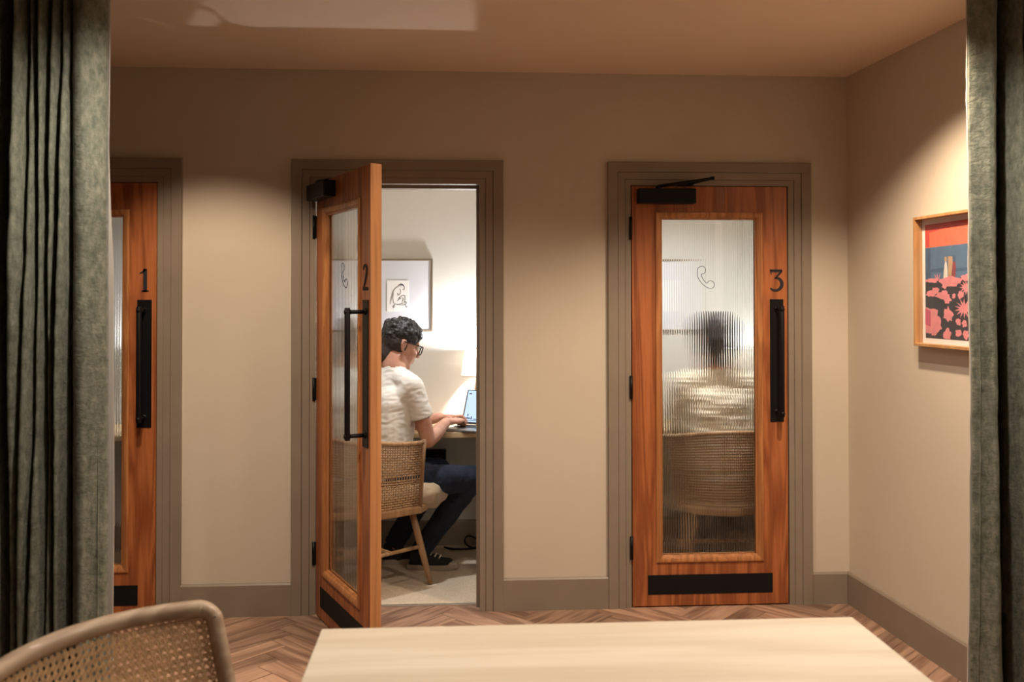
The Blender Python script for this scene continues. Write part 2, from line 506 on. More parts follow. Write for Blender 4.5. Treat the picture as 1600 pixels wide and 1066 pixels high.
tag(MB().box(XL - .12, XC + .2, BACK_Y, BACK_Y + .1, 0, CEIL).build('wall_booth_back', M['booth']), 'off white wall at the back of the booths', kind='structure')
PART = [(HX[2] + HX[1] + LEAF_W) / 2, (HX[3] + HX[2] + LEAF_W) / 2]
for i, px in enumerate(PART):
    tag(MB().box(px - .045, px + .045, WALL_T, BACK_Y, 0, CEIL).build('wall_partition', M['booth']),
        ['off white partition between booths one and two', 'off white partition between booths two and three'][i], kind='structure')
tag(MB().box(XC + .0, XC + .12, WALL_T, BACK_Y, 0, CEIL).build('wall_booth_right', M['booth']), 'off white right side wall of booth three', kind='structure')

# floors
FLOOR = tag(MB().box(XL, x1, YR, 0.085, -.06, -.013).build('floor', M['floor_base']), 'brown herringbone wood floor in front of the doors', kind='structure')
tag(MB().box(XL, XC, 0.100, BACK_Y, -.06, 0.004).build('floor_booth', M['carpet']), 'beige loop carpet floor inside the booths', kind='structure')

def clip(poly, a, b, c):
    """keep a*x+b*y<=c"""
    out = []
    for i in range(len(poly)):
        p, q = poly[i - 1], poly[i]
        dp, dq = a * p[0] + b * p[1] - c, a * q[0] + b * q[1] - c
        if (dp <= 0) != (dq <= 0):
            t = dp / (dp - dq); out.append((p[0] + (q[0] - p[0]) * t, p[1] + (q[1] - p[1]) * t))
        if dq <= 0: out.append(q)
    return out

W_, L_ = 0.104, 0.52
n_ = 5
c45 = math.cos(R(45))
plank_cache = {}
def plank_mesh(poly):
    key = tuple((round(x, 4), round(y, 4)) for x, y in poly)
    if key in plank_cache: return plank_cache[key]
    k = len(poly)
    cx = sum(p[0] for p in poly) / k; cy = sum(p[1] for p in poly) / k
    ins = []
    for x, y in poly:
        l = math.hypot(x - cx, y - cy) or 1
        ins.append((x - (x - cx) / l * .0022, y - (y - cy) / l * .0022))
    v = [(x, y, -.013) for x, y in poly] + [(x, y, -.0018) for x, y in poly] + [(x, y, 0) for x, y in ins]
    f = [tuple(range(2 * k, 3 * k))]
    for r_ in (0, 1):
        for i in range(k):
            f.append((r_ * k + i, r_ * k + (i + 1) % k, (r_ + 1) * k + (i + 1) % k, (r_ + 1) * k + i))
    me = bpy.data.meshes.new('plank'); me.from_pydata(v, [], f); me.materials.append(M['plank'])
    plank_cache[key] = me
    return me
gap = 0.0006
OX, OY = -0.35, -0.33
cnt = 0
for i in range(-60, 60):
    for c in range(-8, 9):
        for kind in (0, 1):
            if kind == 0: x, y, lx, ly = i * W_ + c * 2 * L_, i * W_, L_, W_
            else: x, y, lx, ly = i * W_ - W_ + c * 2 * L_, i * W_, W_, L_
            mx_, my_ = x + lx / 2, y + ly / 2
            wx, wy = (mx_ - my_) * c45 + OX, (mx_ + my_) * c45 + OY
            if not (-2.6 < wx < 2.5 and -2.55 < wy < 0.5): continue
            # local frame: long axis = local x
            ang = R(45) if kind == 0 else R(135)
            hl, hw = L_ / 2 - gap, W_ / 2 - gap
            loc = [(-hl, -hw), (hl, -hw), (hl, hw), (-hl, hw)]
            ca, sa = math.cos(ang), math.sin(ang)
            def lim(poly, a, b, cc):   # world limit to local
                return clip(poly, a * ca + b * sa, -a * sa + b * ca, cc - a * wx - b * wy)
            loc = lim(loc, 0, 1, 0.083)
            loc = lim(loc, 1, math.tan(RW), XC - .002)
            if len(loc) < 3: continue
            area = abs(sum(loc[q - 1][0] * loc[q][1] - loc[q][0] * loc[q - 1][1] for q in range(len(loc)))) / 2
            if area < 2e-4: continue
            o = bpy.data.objects.new('plank', plank_mesh(loc)); COL.objects.link(o)
            o.parent = FLOOR; o.location = (wx, wy, 0); o.rotation_euler = (0, 0, ang)
            cnt += 1
print('planks', cnt)

# thresholds
for n in (1, 2, 3):
    mb = MB().box(HX[n] - .003, HX[n] + LEAF_W + .003, .083, .103, -.012, .0065)
    tag(mb.build('trim_threshold_%d' % n, M['steel'], bevel=.002), 'pale metal threshold strip under door %s' % ['one', 'two', 'three'][n - 1], kind='structure')

# skirting boards on the room side
def baseboard(mb, x0, x1_):
    mb.add([(x0, 0, 0), (x0, -.016, 0), (x0, -.016, .146), (x0, -.010, .1545), (x0, 0, .1545),
            (x1_, 0, 0), (x1_, -.016, 0), (x1_, -.016, .146), (x1_, -.010, .1545), (x1_, 0, .1545)],
           [(0, 1, 6, 5), (1, 2, 7, 6), (2, 3, 8, 7), (3, 4, 9, 8), (4, 0, 5, 9), (4, 3, 2, 1, 0), (5, 6, 7, 8, 9)])
ARCH = 0.1164
bbp = tag(empty('baseboard_back'), 'taupe skirting board along the wall of doors', kind='structure')
segs = [(XL, HX[1] - ARCH), (HX[1] + LEAF_W + ARCH - .003, HX[2] - ARCH), (HX[2] + LEAF_W + ARCH - .003, HX[3] - ARCH), (HX[3] + LEAF_W + ARCH - .003, XC - .0165)]
for a, b in segs:
    mb = MB(); baseboard(mb, a, b); mb.build('board', M['taupe'], bbp)
mb = MB(); baseboard(mb, 0.0, 6.3)
tag(mb.build('baseboard_right', M['taupe'], loc=(XC, 0, 0), rotz=-math.pi / 2 + RW), 'taupe skirting board along the right wall', kind='structure')
for i, (a, b) in enumerate([(XL, PART[0] - .045), (PART[0] + .045, PART[1] - .045), (PART[1] + .045, XC)]):
    mb = MB(); baseboard(mb, a, b)
    tag(mb.build('baseboard_booth', M['taupe'], loc=(0, BACK_Y, 0)), 'taupe skirting at the back of booth ' + ['one', 'two', 'three'][i], kind='structure')

# door casings
prof = [(0.003, 0.0), (0.003, -.009), (.0285, -.009), (.0305, -.0075), (.0325, -.013), (.064, -.015), (.066, -.0125), (.069, -.019), (.1135, -.021), (ARCH, -.018), (ARCH, 0)]
for n in (1, 2, 3):
    h = HX[n]
    word = ['one', 'two', 'three'][n - 1]
    t = tag(empty('trim_%d' % n), 'taupe moulded casing around door ' + word, kind='structure')
    MB().frame(h, h + LEAF_W, 0, LEAF_H, prof, openb=True).build('architrave', M['taupe'], t)
    MB().box(h - JL, h - .003, 0, WALL_T, 0, LEAF_H + .003).build('jamb', M['taupe'], t)
    MB().box(h + LEAF_W + .003, h + LEAF_W + JL, 0, WALL_T, 0, LEAF_H + .003).build('jamb', M['taupe'], t)
    MB().box(h - JL, h + LEAF_W + JL, 0, WALL_T, LEAF_H + .003, LEAF_H + JL).build('head', M['taupe'], t)
    sp = [(-.003, .052), (.0, .052), (.0, WALL_T), (-.003, WALL_T)]
    mb = MB()
    mb.box(h - .003, h + .012, .053, WALL_T, 0, LEAF_H - .012)
    mb.box(h + LEAF_W - .012, h + LEAF_W + .003, .053, WALL_T, 0, LEAF_H - .012)
    mb.box(h - .003, h + LEAF_W + .003, .053, WALL_T, LEAF_H - .012, LEAF_H + .003)
    mb.build('door_stop', M['taupe'], t)

# ------------------------------------------------------------------ doors
def stroke(mb, ctrl, y0, y1, n=8):
    pts = curve_pts(ctrl, n)
    mb.ribbon([(p[0], p[1]) for p in pts], [p[2] for p in pts], y0, y1)

def numeral(n):
    """numeral about 0.107 high, centred on x, from z=0"""
    mb = MB(); H = 0.107
    if n == 1:
        mb.ribbon([(.004, 0), (.004, H)], .017, -.003, .0005)
        mb.ribbon([(-.020, H * .80), (-.006, H * .865), (.006, H * .985)], [.004, .008, .012], -.003, .0005)
        mb.ribbon([(-.012, .003), (.020, .003)], .006, -.003, .0005)
    elif n == 2:
        stroke(mb, [(-.025, H * .78, .004), (-.021, H * .90, .008), (-.004, H * .965, .009), (.014, H * .87, .014), (.014, H * .68, .015), (-.004, H * .36, .012), (-.027, H * .06, .006)], -.003, .0005)
        mb.ribbon([(-.030, .0065), (.030, .0065)], .013, -.003, .0005)
    else:
        mb.ribbon([(-.028, H - .006), (.030, H - .006)], .012, -.003, .0005)
        mb.ribbon([(-.028, H), (-.025, H - .026)], [.006, .003], -.003, .0005)
        mb.ribbon([(.028, H - .008), (-.004, H * .60)], [.008, .007], -.003, .0005)
        stroke(mb, [(-.008, H * .60, .006), (.010, H * .60, .010), (.026, H * .45, .016), (.026, H * .22, .017), (.008, H * .06, .011), (-.014, H * .055, .010), (-.029, H * .15, .006)], -.003, .0005)
    return mb

PHONE = [(465, 215), (440, 224), (425, 245), (420, 280), (430, 325), (460, 370), (500, 405), (545, 422), (572, 412), (582, 388), (572, 362), (547, 350),
         (525, 357), (512, 372), (490, 355), (470, 325), (460, 293), (480, 285), (497, 268), (498, 242), (485, 222)]

def reeded(x0, x1_, z0, z1, yf, yb, ribs, sag, seg=10):
    mb = MB()
    mb.add([(x0, yf, z0), (x1_, yf, z0), (x1_, yf, z1), (x0, yf, z1)], [(0, 1, 2, 3)])
    p = (x1_ - x0) / ribs
    s = sag; rad = (p * p / 4 + s * s) / (2 * s)
    top, bot = [], []
    for i in range(ribs):
        vs_, fs = [], []
        for j in range(seg + 1):
            u = -p / 2 + p * j / seg
            y = yb + math.sqrt(rad * rad - u * u) - (rad - s)
            x = x0 + p * i + p * j / seg
            vs_ += [(x, y, z0), (x, y, z1)]
            if j or i == 0: top.append((x, y, z1)); bot.append((x, y, z0))
        for j in range(seg):
            fs.append((2 * j, 2 * j + 1, 2 * j + 3, 2 * j + 2))
        mb.add(vs_, fs, 0, True)
    for ring, z in ((top, z1), (bot, z0)):
        k = len(ring)
        v = ring + [(q[0], yf, z) for q in ring]
        mb.add(v, [(i, i + 1, k + i + 1, k + i) for i in range(k - 1)])
    mb.add([(x0, yf, z0), (x0, yf, z1), (x0, yb, z1), (x0, yb, z0)], [(0, 1, 2, 3)])
    mb.add([(x1_, yf, z0), (x1_, yf, z1), (x1_, yb, z1), (x1_, yb, z0)], [(0, 1, 2, 3)])
    return mb

def fix_normals_glass(o, yf):
    # the pieces are separate islands: front faces -y, ribs face +y, ends outward
    me = o.data
    bm = bmesh.new(); bm.from_mesh(me)
    c = Vector((0.383, yf + .003, 1.06))
    for f in bm.faces:
        n = f.normal; d = f.calc_center_median() - c
        if abs(n.y) > .3: want = Vector((0, -1, 0)) if abs(f.calc_center_median().y - yf) < 1e-5 else Vector((0, 1, 0))
        else: want = d
        if n.dot(want) < 0: f.normal_flip()
    bm.to_mesh(me); bm.free()

GX0, GX1, GZ0, GZ1 = 0.152, 0.614, 0.25, 1.883
def make_door(n, rot):
    h = HX[n]
    word = ['one', 'two', 'three'][n - 1]
    d = empty('door_%d' % n, (h, -.006 if n != 2 else -.0083, 0), rot)
    tag(d, {1: 'closed orange brown wooden door numbered 1 behind the curtain', 2: 'open orange brown wooden door numbered 2 with fluted glass', 3: 'closed orange brown wooden door numbered 3 with fluted glass'}[n], kind='structure')
    # leaf: one veneered slab with an aperture
    mb = MB()
    a0, a1, b0, b1 = GX0 - .012, GX1 + .012, GZ0 - .012, GZ1 + .012
    W, T = LEAF_W, LEAF_T
    mb.frame(a0, a1, b0, b1, [(0, 0), (0, T), (.001, T), (.001, 0)])
    mb = MB()
    oc = [(0.003, ZB), (W - .002, ZB), (W - .002, LEAF_H), (0.003, LEAF_H)]
    ic = [(a0, b0), (a1, b0), (a1, b1), (a0, b1)]
    v = [(x, 0, z) for x, z in oc] + [(x, 0, z) for x, z in ic] + [(x, T, z) for x, z in oc] + [(x, T, z) for x, z in ic]
    f, mi = [], []
    for i in range(4):
        j = (i + 1) % 4
        f += [(i, j, 4 + j, 4 + i), (8 + j, 8 + i, 12 + i, 12 + j), (4 + i, 4 + j, 12 + j, 12 + i)]
        mi += [0, 0, 0]
        f.append((j, i, 8 + i, 8 + j)); mi.append(1)
    for ff, mm in zip(f, mi): mb.add(v, [ff], mm) if False else None
    me_b = MB(); me_b.v = v; me_b.f = [list(q) for q in f]; me_b.mi = mi; me_b.sm = [False] * len(f)
    leaf = me_b.build('leaf', [M['door'], M['lit_edge']], d, bevel=.0015)
    pr_ = [(0, .018), (0, .006), (.006, .003), (.009, -.004), (.016, -.007), (.026, -.009), (.032, -.008), (.035, -.004), (.035, .002), (.012, .002), (.012, .018)]
    MB().frame(GX0, GX1, GZ0, GZ1, pr_).build('glazing_bead', M['bead'], d)
    MB().frame(GX0, GX1, GZ0, GZ1, [(a, T - y) for a, y in pr_][::-1]).build('glazing_bead', M['bead'], d)
    g = reeded(GX0 - .008, GX1 + .008, GZ0 - .008, GZ1 + .008, .0195, .0232, 42, .00085).build('glass_pane', M['glass'], d)
    fix_normals_glass(g, .0195)
    tag(g, 'clear vertically fluted glass pane')
    pts = curve_pts([((x - 501) * .00053 + .372, (318 - y) * .00053 + 1.601) for x, y in PHONE], 5, closed=True)
    MB().ribbon(pts, .0026, .0180, .0192, closed=True).build('telephone_icon', M['ink'], g)
    # ironmongery
    k = MB().box(.077, .693, -.0025, .0, .062, .156).build('kick_plate', M['kick'], d, bevel=.0008)
    p = MB().box(.685, .752, -.004, .0, .893, 1.493).build('pull_plate', M['black'], d, bevel=.001)
    mb = MB()
    bx, by = .718, -.078
    mb.tube([(bx, by, .925), (bx, by, .9285), (bx, by, 1.4575), (bx, by, 1.461)], [.010, .0115, .0115, .010], 16)
    for z in (.942, 1.444):
        mb.tube([(bx, -.004, z), (bx, by, z)], .0085, 14)
        mb.tube([(bx, -.004, z), (bx, -.008, z)], .014, 16)
        mb.tube([(bx, by - .013, z), (bx, by + .013, z)], .0095, 14)
    mb.build('pull_handle', M['black'], p)
    nm = numeral(n)
    o = nm.build('numeral', M['ink'], d, loc=(.717, -.0004, 1.532))
    o['label'] = 'black numeral %d' % n
    for z in (1.838, 1.068, .291):
        hg = MB().tube([(-.004, -.010, z - .055), (-.004, -.010, z + .055)], .0075, 12)
        hg.box(-.003, .004, -.008, .03, z - .053, z + .053)
        hg.build('hinge', M['black'], d)
    c = MB().box(.026, .307, -.056, .0, 1.956, 2.029).build('door_closer', M['black'], d, bevel=.004)
    return d, c

PHI = R(65.8116)
d1, c1 = make_door(1, 0)
d2, c2 = make_door(2, -PHI)
d3, c3 = make_door(3, 0)
def closer_arm(c, elbow, shoe, foot):
    mb = MB()
    sp = (.125, -.030, 2.030)
    mb.tube([sp, (sp[0], sp[1], 2.042)], .011, 12)
    mb.tube([(sp[0], sp[1], 2.040), elbow], [.0085, .006], 8, flat=.5)
    mb.tube([elbow, shoe], [.0075, .0085], 8, flat=.6)
    mb.tube([(elbow[0], elbow[1], elbow[2] - .008), (elbow[0], elbow[1], elbow[2] + .008)], .010, 10)
    mb.box(*foot)
    mb.build('closer_arm', M['black'], c, bevel=.001)
for c in (c1, c3):
    closer_arm(c, (.365, -.135, 2.068), (.265, -.022, 2.052), (.225, .300, -.030, -.006, 2.046, 2.064))
# open door: the arms lie folded against the frame head, expressed in the leaf's own axes
inv = Matrix.Rotation(PHI, 3, 'Z')
sh = inv @ Vector((.15, -.018, 0)); el = inv @ Vector((.13, -.15, 0))
closer_arm(c2, (el.x, el.y, 2.055), (sh.x, sh.y, 2.058), (sh.x - .012, sh.x + .012, sh.y - .03, sh.y + .03, 2.050, 2.068))

# ------------------------------------------------------------------ recessed downlights (out of the frame, above)
for i, (x, y, w, cone, blend, dcol, tilt) in enumerate(DOWNLIGHTS):
    t = empty('downlight', (x, y, CEIL))
    tag(t, ['recessed ceiling downlight nearest the doors in the middle', 'recessed ceiling downlight nearest the doors on the left', 'recessed ceiling downlight by the right wall print',
            'recessed ceiling downlight above the table', 'recessed ceiling downlight before the left curtain', 'recessed ceiling downlight before the right curtain'][i], 'downlight', 'recessed downlights in the ceiling')
    MB().lathe([(.030, -.001), (.042, -.001), (.046, -.005), (.046, 0)], n=24).build('trim_ring', M['paper'], t)
    MB().lathe([(.0, -.0012), (.031, -.0012)], n=24).build('lens', M['downlight'], t)
    l = bpy.data.lights.new('downlight_beam', 'SPOT')
    l.energy = w; l.color = dcol; l.spot_size = R(cone); l.spot_blend = blend; l.shadow_soft_size = .035
    lo = bpy.data.objects.new('downlight_beam', l); COL.objects.link(lo); lo.parent = t; lo.location = (0, 0, -.012); lo.rotation_euler = (R(tilt), 0, 0)

# ------------------------------------------------------------------ booth furniture
DESK_Z = 0.757
BX = {1: (XL, PART[0] - .045), 2: (PART[0] + .045, PART[1] - .045), 3: (PART[1] + .045, XC)}
WORD = {1: 'one', 2: 'two', 3: 'three'}
for n in (1, 2, 3):
    x0, x1_ = BX[n]
    if n == 1: x0 = -2.5
    t = tag(empty('desk', ((x0 + x1_) / 2, 0, 0)), 'pale oak fitted desk across the back of booth ' + WORD[n], 'desk', 'fitted desks in the booths')
    w = (x1_ - x0) / 2 - .002
    MB().box(-w, w, .68, BACK_Y - .001, DESK_Z - .03, DESK_Z).build('desktop', M['desk'], t, bevel=.003)
    MB().box(-w, w, BACK_Y - .022, BACK_Y - .001, DESK_Z - .09, DESK_Z - .031).build('wall_batten', M['desk'], t, bevel=.001)
    for s in (-1, 1):
        MB().box(min(s * w, s * (w - .022)), max(s * w, s * (w - .022)), .80, BACK_Y - .023, DESK_Z - .09, DESK_Z - .031).build('bracket', M['desk'], t, bevel=.001)
    # ceiling spot of the booth
    cx = HX[n] + LEAF_W / 2 + .05
    t = tag(empty('booth_downlight', (cx, .22, CEIL)), 'recessed ceiling spot inside booth ' + WORD[n], 'downlight', 'recessed spots in the booths')
    MB().lathe([(.030, -.001), (.042, -.001), (.046, -.005), (.046, 0)], n=24).build('trim_ring', M['paper'], t)
    l = bpy.data.lights.new('booth_beam', 'SPOT'); l.energy = BOOTH_W[n]; l.color = BOOTH_C; l.spot_size = R(86 if n == 2 else 122); l.spot_blend = .6; l.shadow_soft_size = .03
    lo = bpy.data.objects.new('booth_beam', l); COL.objects.link(lo); lo.parent = t; lo.location = (0, 0, -.012)

def desk_lamp(x, y, label, power=1.0):
    t = tag(empty('desk_lamp', (x, y, DESK_Z)), label, 'lamp', 'desk lamps in the booths')
    MB().lathe([(0, 0), (.048, 0), (.050, .008), (.047, .014), (.014, .020), (.010, .05), (.016, .09), (.018, .13), (.013, .18), (.009, .21), (.008, .26), (0, .26)], n=24).build('base', M['chair_wood'], t)
    s = MB().lathe([(.090, .280), (.064, .432)], n=144, flute=.012, nf=36)
    so = s.build('shade', M['shade'], t)
    MB().tube([(.0905 * math.cos(a), .0905 * math.sin(a), .280) for a in [2 * math.pi * i / 48 for i in range(48)]], .0022, 6, closed=True).build('trim', M['cushion'], so)
    MB().tube([(.0645 * math.cos(a), .0645 * math.sin(a), .432) for a in [2 * math.pi * i / 48 for i in range(48)]], .0018, 6, closed=True).build('trim', M['cushion'], so)
    MB().ball((0, 0, .372), .018, 14).build('bulb', M['bulb'], t)
    l = bpy.data.lights.new('lamp_light', 'POINT'); l.energy = LAMP_W * power; l.color = BULB_C; l.shadow_soft_size = .02
    lo = bpy.data.objects.new('lamp_light', l); COL.objects.link(lo); lo.parent = t; lo.location = (0, 0, .420)
    return t
desk_lamp(.14, 1.10, 'desk lamp with white pleated shade beside the laptop')
desk_lamp(1.80, 1.10, 'desk lamp behind the fluted glass of door three', .05)
desk_lamp(-1.70, 1.10, 'desk lamp behind the fluted glass of door one', .2)

def booth_picture(xr, label, draw=True):
    W, H, cz = .42, .442, 1.517
    t = tag(empty('wall_picture', (xr - W / 2, BACK_Y - .0005, cz)), label, 'picture', 'pictures on the booth wall')
    MB().frame(-W / 2 + .012, W / 2 - .012, -H / 2 + .012, H / 2 - .012, [(0, -.004), (0, -.0165), (.004, -.018), (.012, -.018), (.012, 0), (.004, 0)]).build('picture_frame', M['frame_bronze'], t)
    MB().box(-W / 2 + .012, W / 2 - .012, -.012, -.004, -H / 2 + .012, H / 2 - .012).build('mount', M['mount'], t)
    px0, px1, pz0, pz1 = -.0655, .0655, -.099, .091
    p = MB().box(px0, px1, -.0135, -.0125, pz0, pz1).build('paper', M['paper'], t)
    if draw:
        # loose ink lines of a crouching figure
        def q(x, y): return (px0 + .131 * (x - 72) / 150, pz1 - .19 * (y - 290) / 205)
        mb = MB()
        L = [[(150, 330), (128, 345), (112, 370), (104, 400), (98, 430), (94, 448)],
             [(118, 372), (113, 400), (116, 430), (128, 445), (150, 448), (180, 440), (200, 432)],
             [(150, 330), (158, 322), (172, 318), (186, 324), (192, 338), (190, 350), (178, 352)],
             [(152, 326), (164, 318), (182, 322)], [(158, 320), (172, 314), (188, 324)], [(160, 330), (176, 322), (190, 332)],
             [(160, 345), (166, 362), (160, 382), (148, 390)], [(140, 372), (150, 380), (146, 388)],
             [(150, 412), (166, 398), (184, 388), (195, 392), (198, 412), (192, 430)],
             [(140, 426), (156, 414), (172, 406)], [(182, 402), (184, 416), (176, 430)],
             [(128, 445), (118, 456), (112, 468)], [(112, 468), (122, 466)], [(118, 470), (128, 456)],
             [(150, 448), (176, 452), (200, 446), (206, 432), (190, 430)], [(194, 450), (206, 460), (212, 468)], [(202, 468), (208, 458)]]
        for s_ in L:
            pts = curve_pts([q(*a) for a in s_], 4) if len(s_) > 2 else [q(*a) for a in s_]
            k = len(pts)
            mb.ribbon(pts, [.0016 + .0012 * math.sin(math.pi * i / max(1, k - 1)) for i in range(k)], -.0142, -.0134)
        mb.build('drawing', M['ink'], p)
    return t
booth_picture(-.122, 'bronze framed line drawing of a crouching figure above the seated man')
booth_picture(1.405, 'framed pale picture blurred behind the glass of door three', draw=False)

# power box and cable under the desk of booth two
t = tag(empty('power_box', (-.107, BACK_Y, .541)), 'black power box on the wall under the desk of booth two', 'power box')
MB().box(-.066, .066, -.05, -.001, -.044, .044).build('case', M['black'], t, bevel=.004)
mb = MB().box(-.022, .022, -.006, .0, -.008, .008)
pl = mb.build('plug', M['plastic'], t, bevel=.002, loc=(.022, -.052, -.022)); pl.rotation_euler = (0, R(-28), 0)
pts = curve_pts([(-.05, 1.12, .012), (-.01, 1.08, .012), (.05, 1.075, .011), (.12, 1.09, .011), (.16, 1.13, .02), (.13, 1.165, .055), (.085, 1.15, .066), (.072, 1.13, .04), (.10, 1.10, .018), (.16, 1.09, .011), (.24, 1.10, .011), (.30, 1.15, .012)], 8)
tag(MB().tube(pts, .006, 8).build('cable', M['cable']), 'black cable looped on the carpet behind the shoes', 'cable')

# laptop
lf = Vector((.5, .866, 0)); lr = Vector((.866, -.5, 0))
lap = tag(empty('laptop', (-.052, .735, DESK_Z), math.atan2(-.5, .866)), 'open grey laptop on the desk under the lamp', 'laptop')
MB().box(0, .285, 0, .205, .002, .016).build('base', M['alu'], lap, bevel=.004)
kb = MB()
for r_ in range(5):
    for c_ in range(12):
        kb.box(.02 + c_ * .0205, .037 + c_ * .0205, .085 + r_ * .0205, .102 + r_ * .0205, .016, .0175)
tag(kb.build('keyboard', M['key'], lap), kind='stuff')
lid = MB().box(0, .285, -.003, .004, 0, .205).build('lid', M['alu'], lap, bevel=.003, loc=(0, .204, .018))
lid.rotation_euler = (R(-22), 0, 0)
sc_ = MB().box(.008, .277, -.0042, -.0032, .012, .198).build('screen', M['screen'], lid)
mb = MB().box(0, .285, -.0036, -.003, 0.002, .203)
mb.build('bezel', M['key'], lid)
for a, b, c, d_ in [(.018, .034, .176, .184), (.02, .05, .030, .038), (.055, .062, .026, .046), (.070, .120, .028, .032), (.03, .036, .045, .06), (.13, .2, .03, .06), (.02, .25, .020, .0225)]:
    MB().box(a, b, -.0048, -.0043, c, d_).build('screen_mark', M['screen_dark'], lid)

# ------------------------------------------------------------------ tub chair with woven back (booths two and three)
def tub_chair(loc, rotz, label):
    """local +y is the way the sitter faces"""
    t = tag(empty('tub_chair', loc, rotz), label, 'chair', 'woven tub chairs in the booths')
    SZ = .43
    def plan(s, off=0.0):   # s in -1..1 round the back, U shape opening to +y
        a = s * R(118)
        rx, ry = .265 + off, .255 + off
        x, y = rx * math.sin(a), -ry * math.cos(a)
        if abs(s) > .76:
            k = (abs(s) - .76) / .24
            a0_ = .76 * R(118) * (1 if s > 0 else -1)
            x = rx * math.sin(a0_) + (.012 * k) * (1 if s > 0 else -1); y = -ry * math.cos(a0_) + k * .16
        return x, y
    def ztop(s): return .755 + .065 * (math.cos(min(1, abs(s) * 1.05) * math.pi) * .5 + .5)
    # seat: D shaped slab
    ring = [plan(-1 + 2 * i / 40, .0) for i in range(41)]
    fr = [(.24 * (1 - 2 * i / 8), .235 + .02 * math.sin(math.pi * i / 8)) for i in range(9)]
    ring = ring + fr
    k = len(ring)
    v = [(x, y, SZ - .044) for x, y in ring] + [(x, y, SZ) for x, y in ring]
    mb = MB().add(v, [tuple(range(k))[::-1], tuple(range(k, 2 * k))] + [(i, (i + 1) % k, k + (i + 1) % k, k + i) for i in range(k)])
    mb.build('seat', M['chair_wood'], t, bevel=.012, seg=3)
    S = [-1 + 2 * i / 48 for i in range(49)]
    def P(s, z):
        h_ = (z - SZ) / .36
        x, y = plan(s, -.012 + .035 * h_)
        return (x, y - .03 * h_ * (1 - abs(s)), z)
    MB().tube([P(s, ztop(s)) for s in S], .0125, 10).build('top_rail', M['chair_wood'], t)
    for s in (-1, 1):
        MB().tube([P(s, SZ - .01), P(s, .6), P(s, ztop(s) + .014)], [.0125, .012, .0135], 10).build('arm_post', M['chair_wood'], t)
    for s in (-.5, .5):
        MB().tube([P(s, SZ - .01), P(s, .6), P(s, ztop(s))], .009, 8).build('back_spindle', M['chair_wood'], t)
    # weave
    mb = MB()
    NV = 84
    for i in range(NV + 1):
        s = -.985 + 1.97 * i / NV
        mb.tube([P(s, SZ + (ztop(s) - SZ) * j / 6) for j in range(7)], .0034, 5, caps=False)
    NH = 27
    for j in range(NH):
        vfrac = (j + .5) / NH
        if j in (9, 10) : continue_gap = True
        pts = []
        for i in range(NV + 1):
            s = -.985 + 1.97 * i / NV
            z = SZ + (ztop(s) - SZ) * vfrac
            x, y, z = P(s, z)
            o_ = .0042 * (1 if (i + j) % 2 else -1)
            l = math.hypot(x, y) or 1
            pts.append((x + x / l * o_, y + y / l * o_, z))
        if j == 12:
            continue
        mb.tube(pts, .0042, 4, caps=False)
    tag(mb.build('woven_back', M['cord'], t), kind='stuff')
    feet = {}
    for sx in (-1, 1):
        for sy in (-1, 1):
            a = Vector((sx * .185, sy * .15 + .01, SZ - .02)); b = Vector((sx * .245, sy * .235 + .01, .005))
            feet[sx, sy] = (a, b)
            MB().tube([a, a.lerp(b, .5), b], [.017, .0185, .0135], 12).build('leg', M['chair_wood'], t)
    def at(k_, z):
        a, b = feet[k_]; u = (a.z - z) / (a.z - b.z); return a.lerp(b, u)
    for sx in (-1, 1):
        MB().tube([at((sx, -1), .20), at((sx, 1), .20)], [.0105, .0105], 10).build('stretcher', M['chair_wood'], t)
    MB().tube([(at((-1, -1), .2) + at((-1, 1), .2)) / 2, (at((1, -1), .2) + at((1, 1), .2)) / 2], .0105, 10).build('stretcher', M['chair_wood'], t)
    return t
FA = math.atan2(.65, .76)
tub_chair((-.462, .447, .004), FA - math.pi / 2, 'woven tub chair of light wood under the seated man')
tub_chair((1.415, .415, .004), 0, 'woven tub chair behind the fluted glass of door three')

# ------------------------------------------------------------------ soft shapes
def remesh(mb, voxel, smooth=6, noise_amp=0.0, noise_scale=20.0, stretch=(1, 1, 1), noise2=0.0):
    me = mb.mesh('tmp')
    o = bpy.data.objects.new('tmp', me); COL.objects.link(o)
    r = o.modifiers.new('r', 'REMESH'); r.mode = 'VOXEL'; r.voxel_size = voxel; r.use_smooth_shade = True
    s = o.modifiers.new('s', 'SMOOTH'); s.factor = .5; s.iterations = smooth
    dg = bpy.context.evaluated_depsgraph_get()
    out = bpy.data.meshes.new_from_object(o.evaluated_get(dg))
    bpy.data.objects.remove(o); bpy.data.meshes.remove(me)
    if noise_amp:
        co = [v.co.copy() for v in out.vertices]; no = [v.normal.copy() for v in out.vertices]
        for v, c, n_v in zip(out.vertices, co, no):
            q = Vector((c.x * stretch[0], c.y * stretch[1], c.z * stretch[2])) * noise_scale
            d = noise.noise(q) * noise_amp
            if noise2: d += (1 - abs(noise.noise(q * 2.3 + Vector((5, 2, 9)))) * 2) * noise2
            v.co = c + n_v * d
    for p in out.polygons: p.use_smooth = True
    out.materials.clear()
    return out

def frame_of(f, upv=Vector((0, 0, 1))):
    f = Vector(f).normalized(); r = f.cross(upv).normalized(); u = r.cross(f)
    return r, f, u

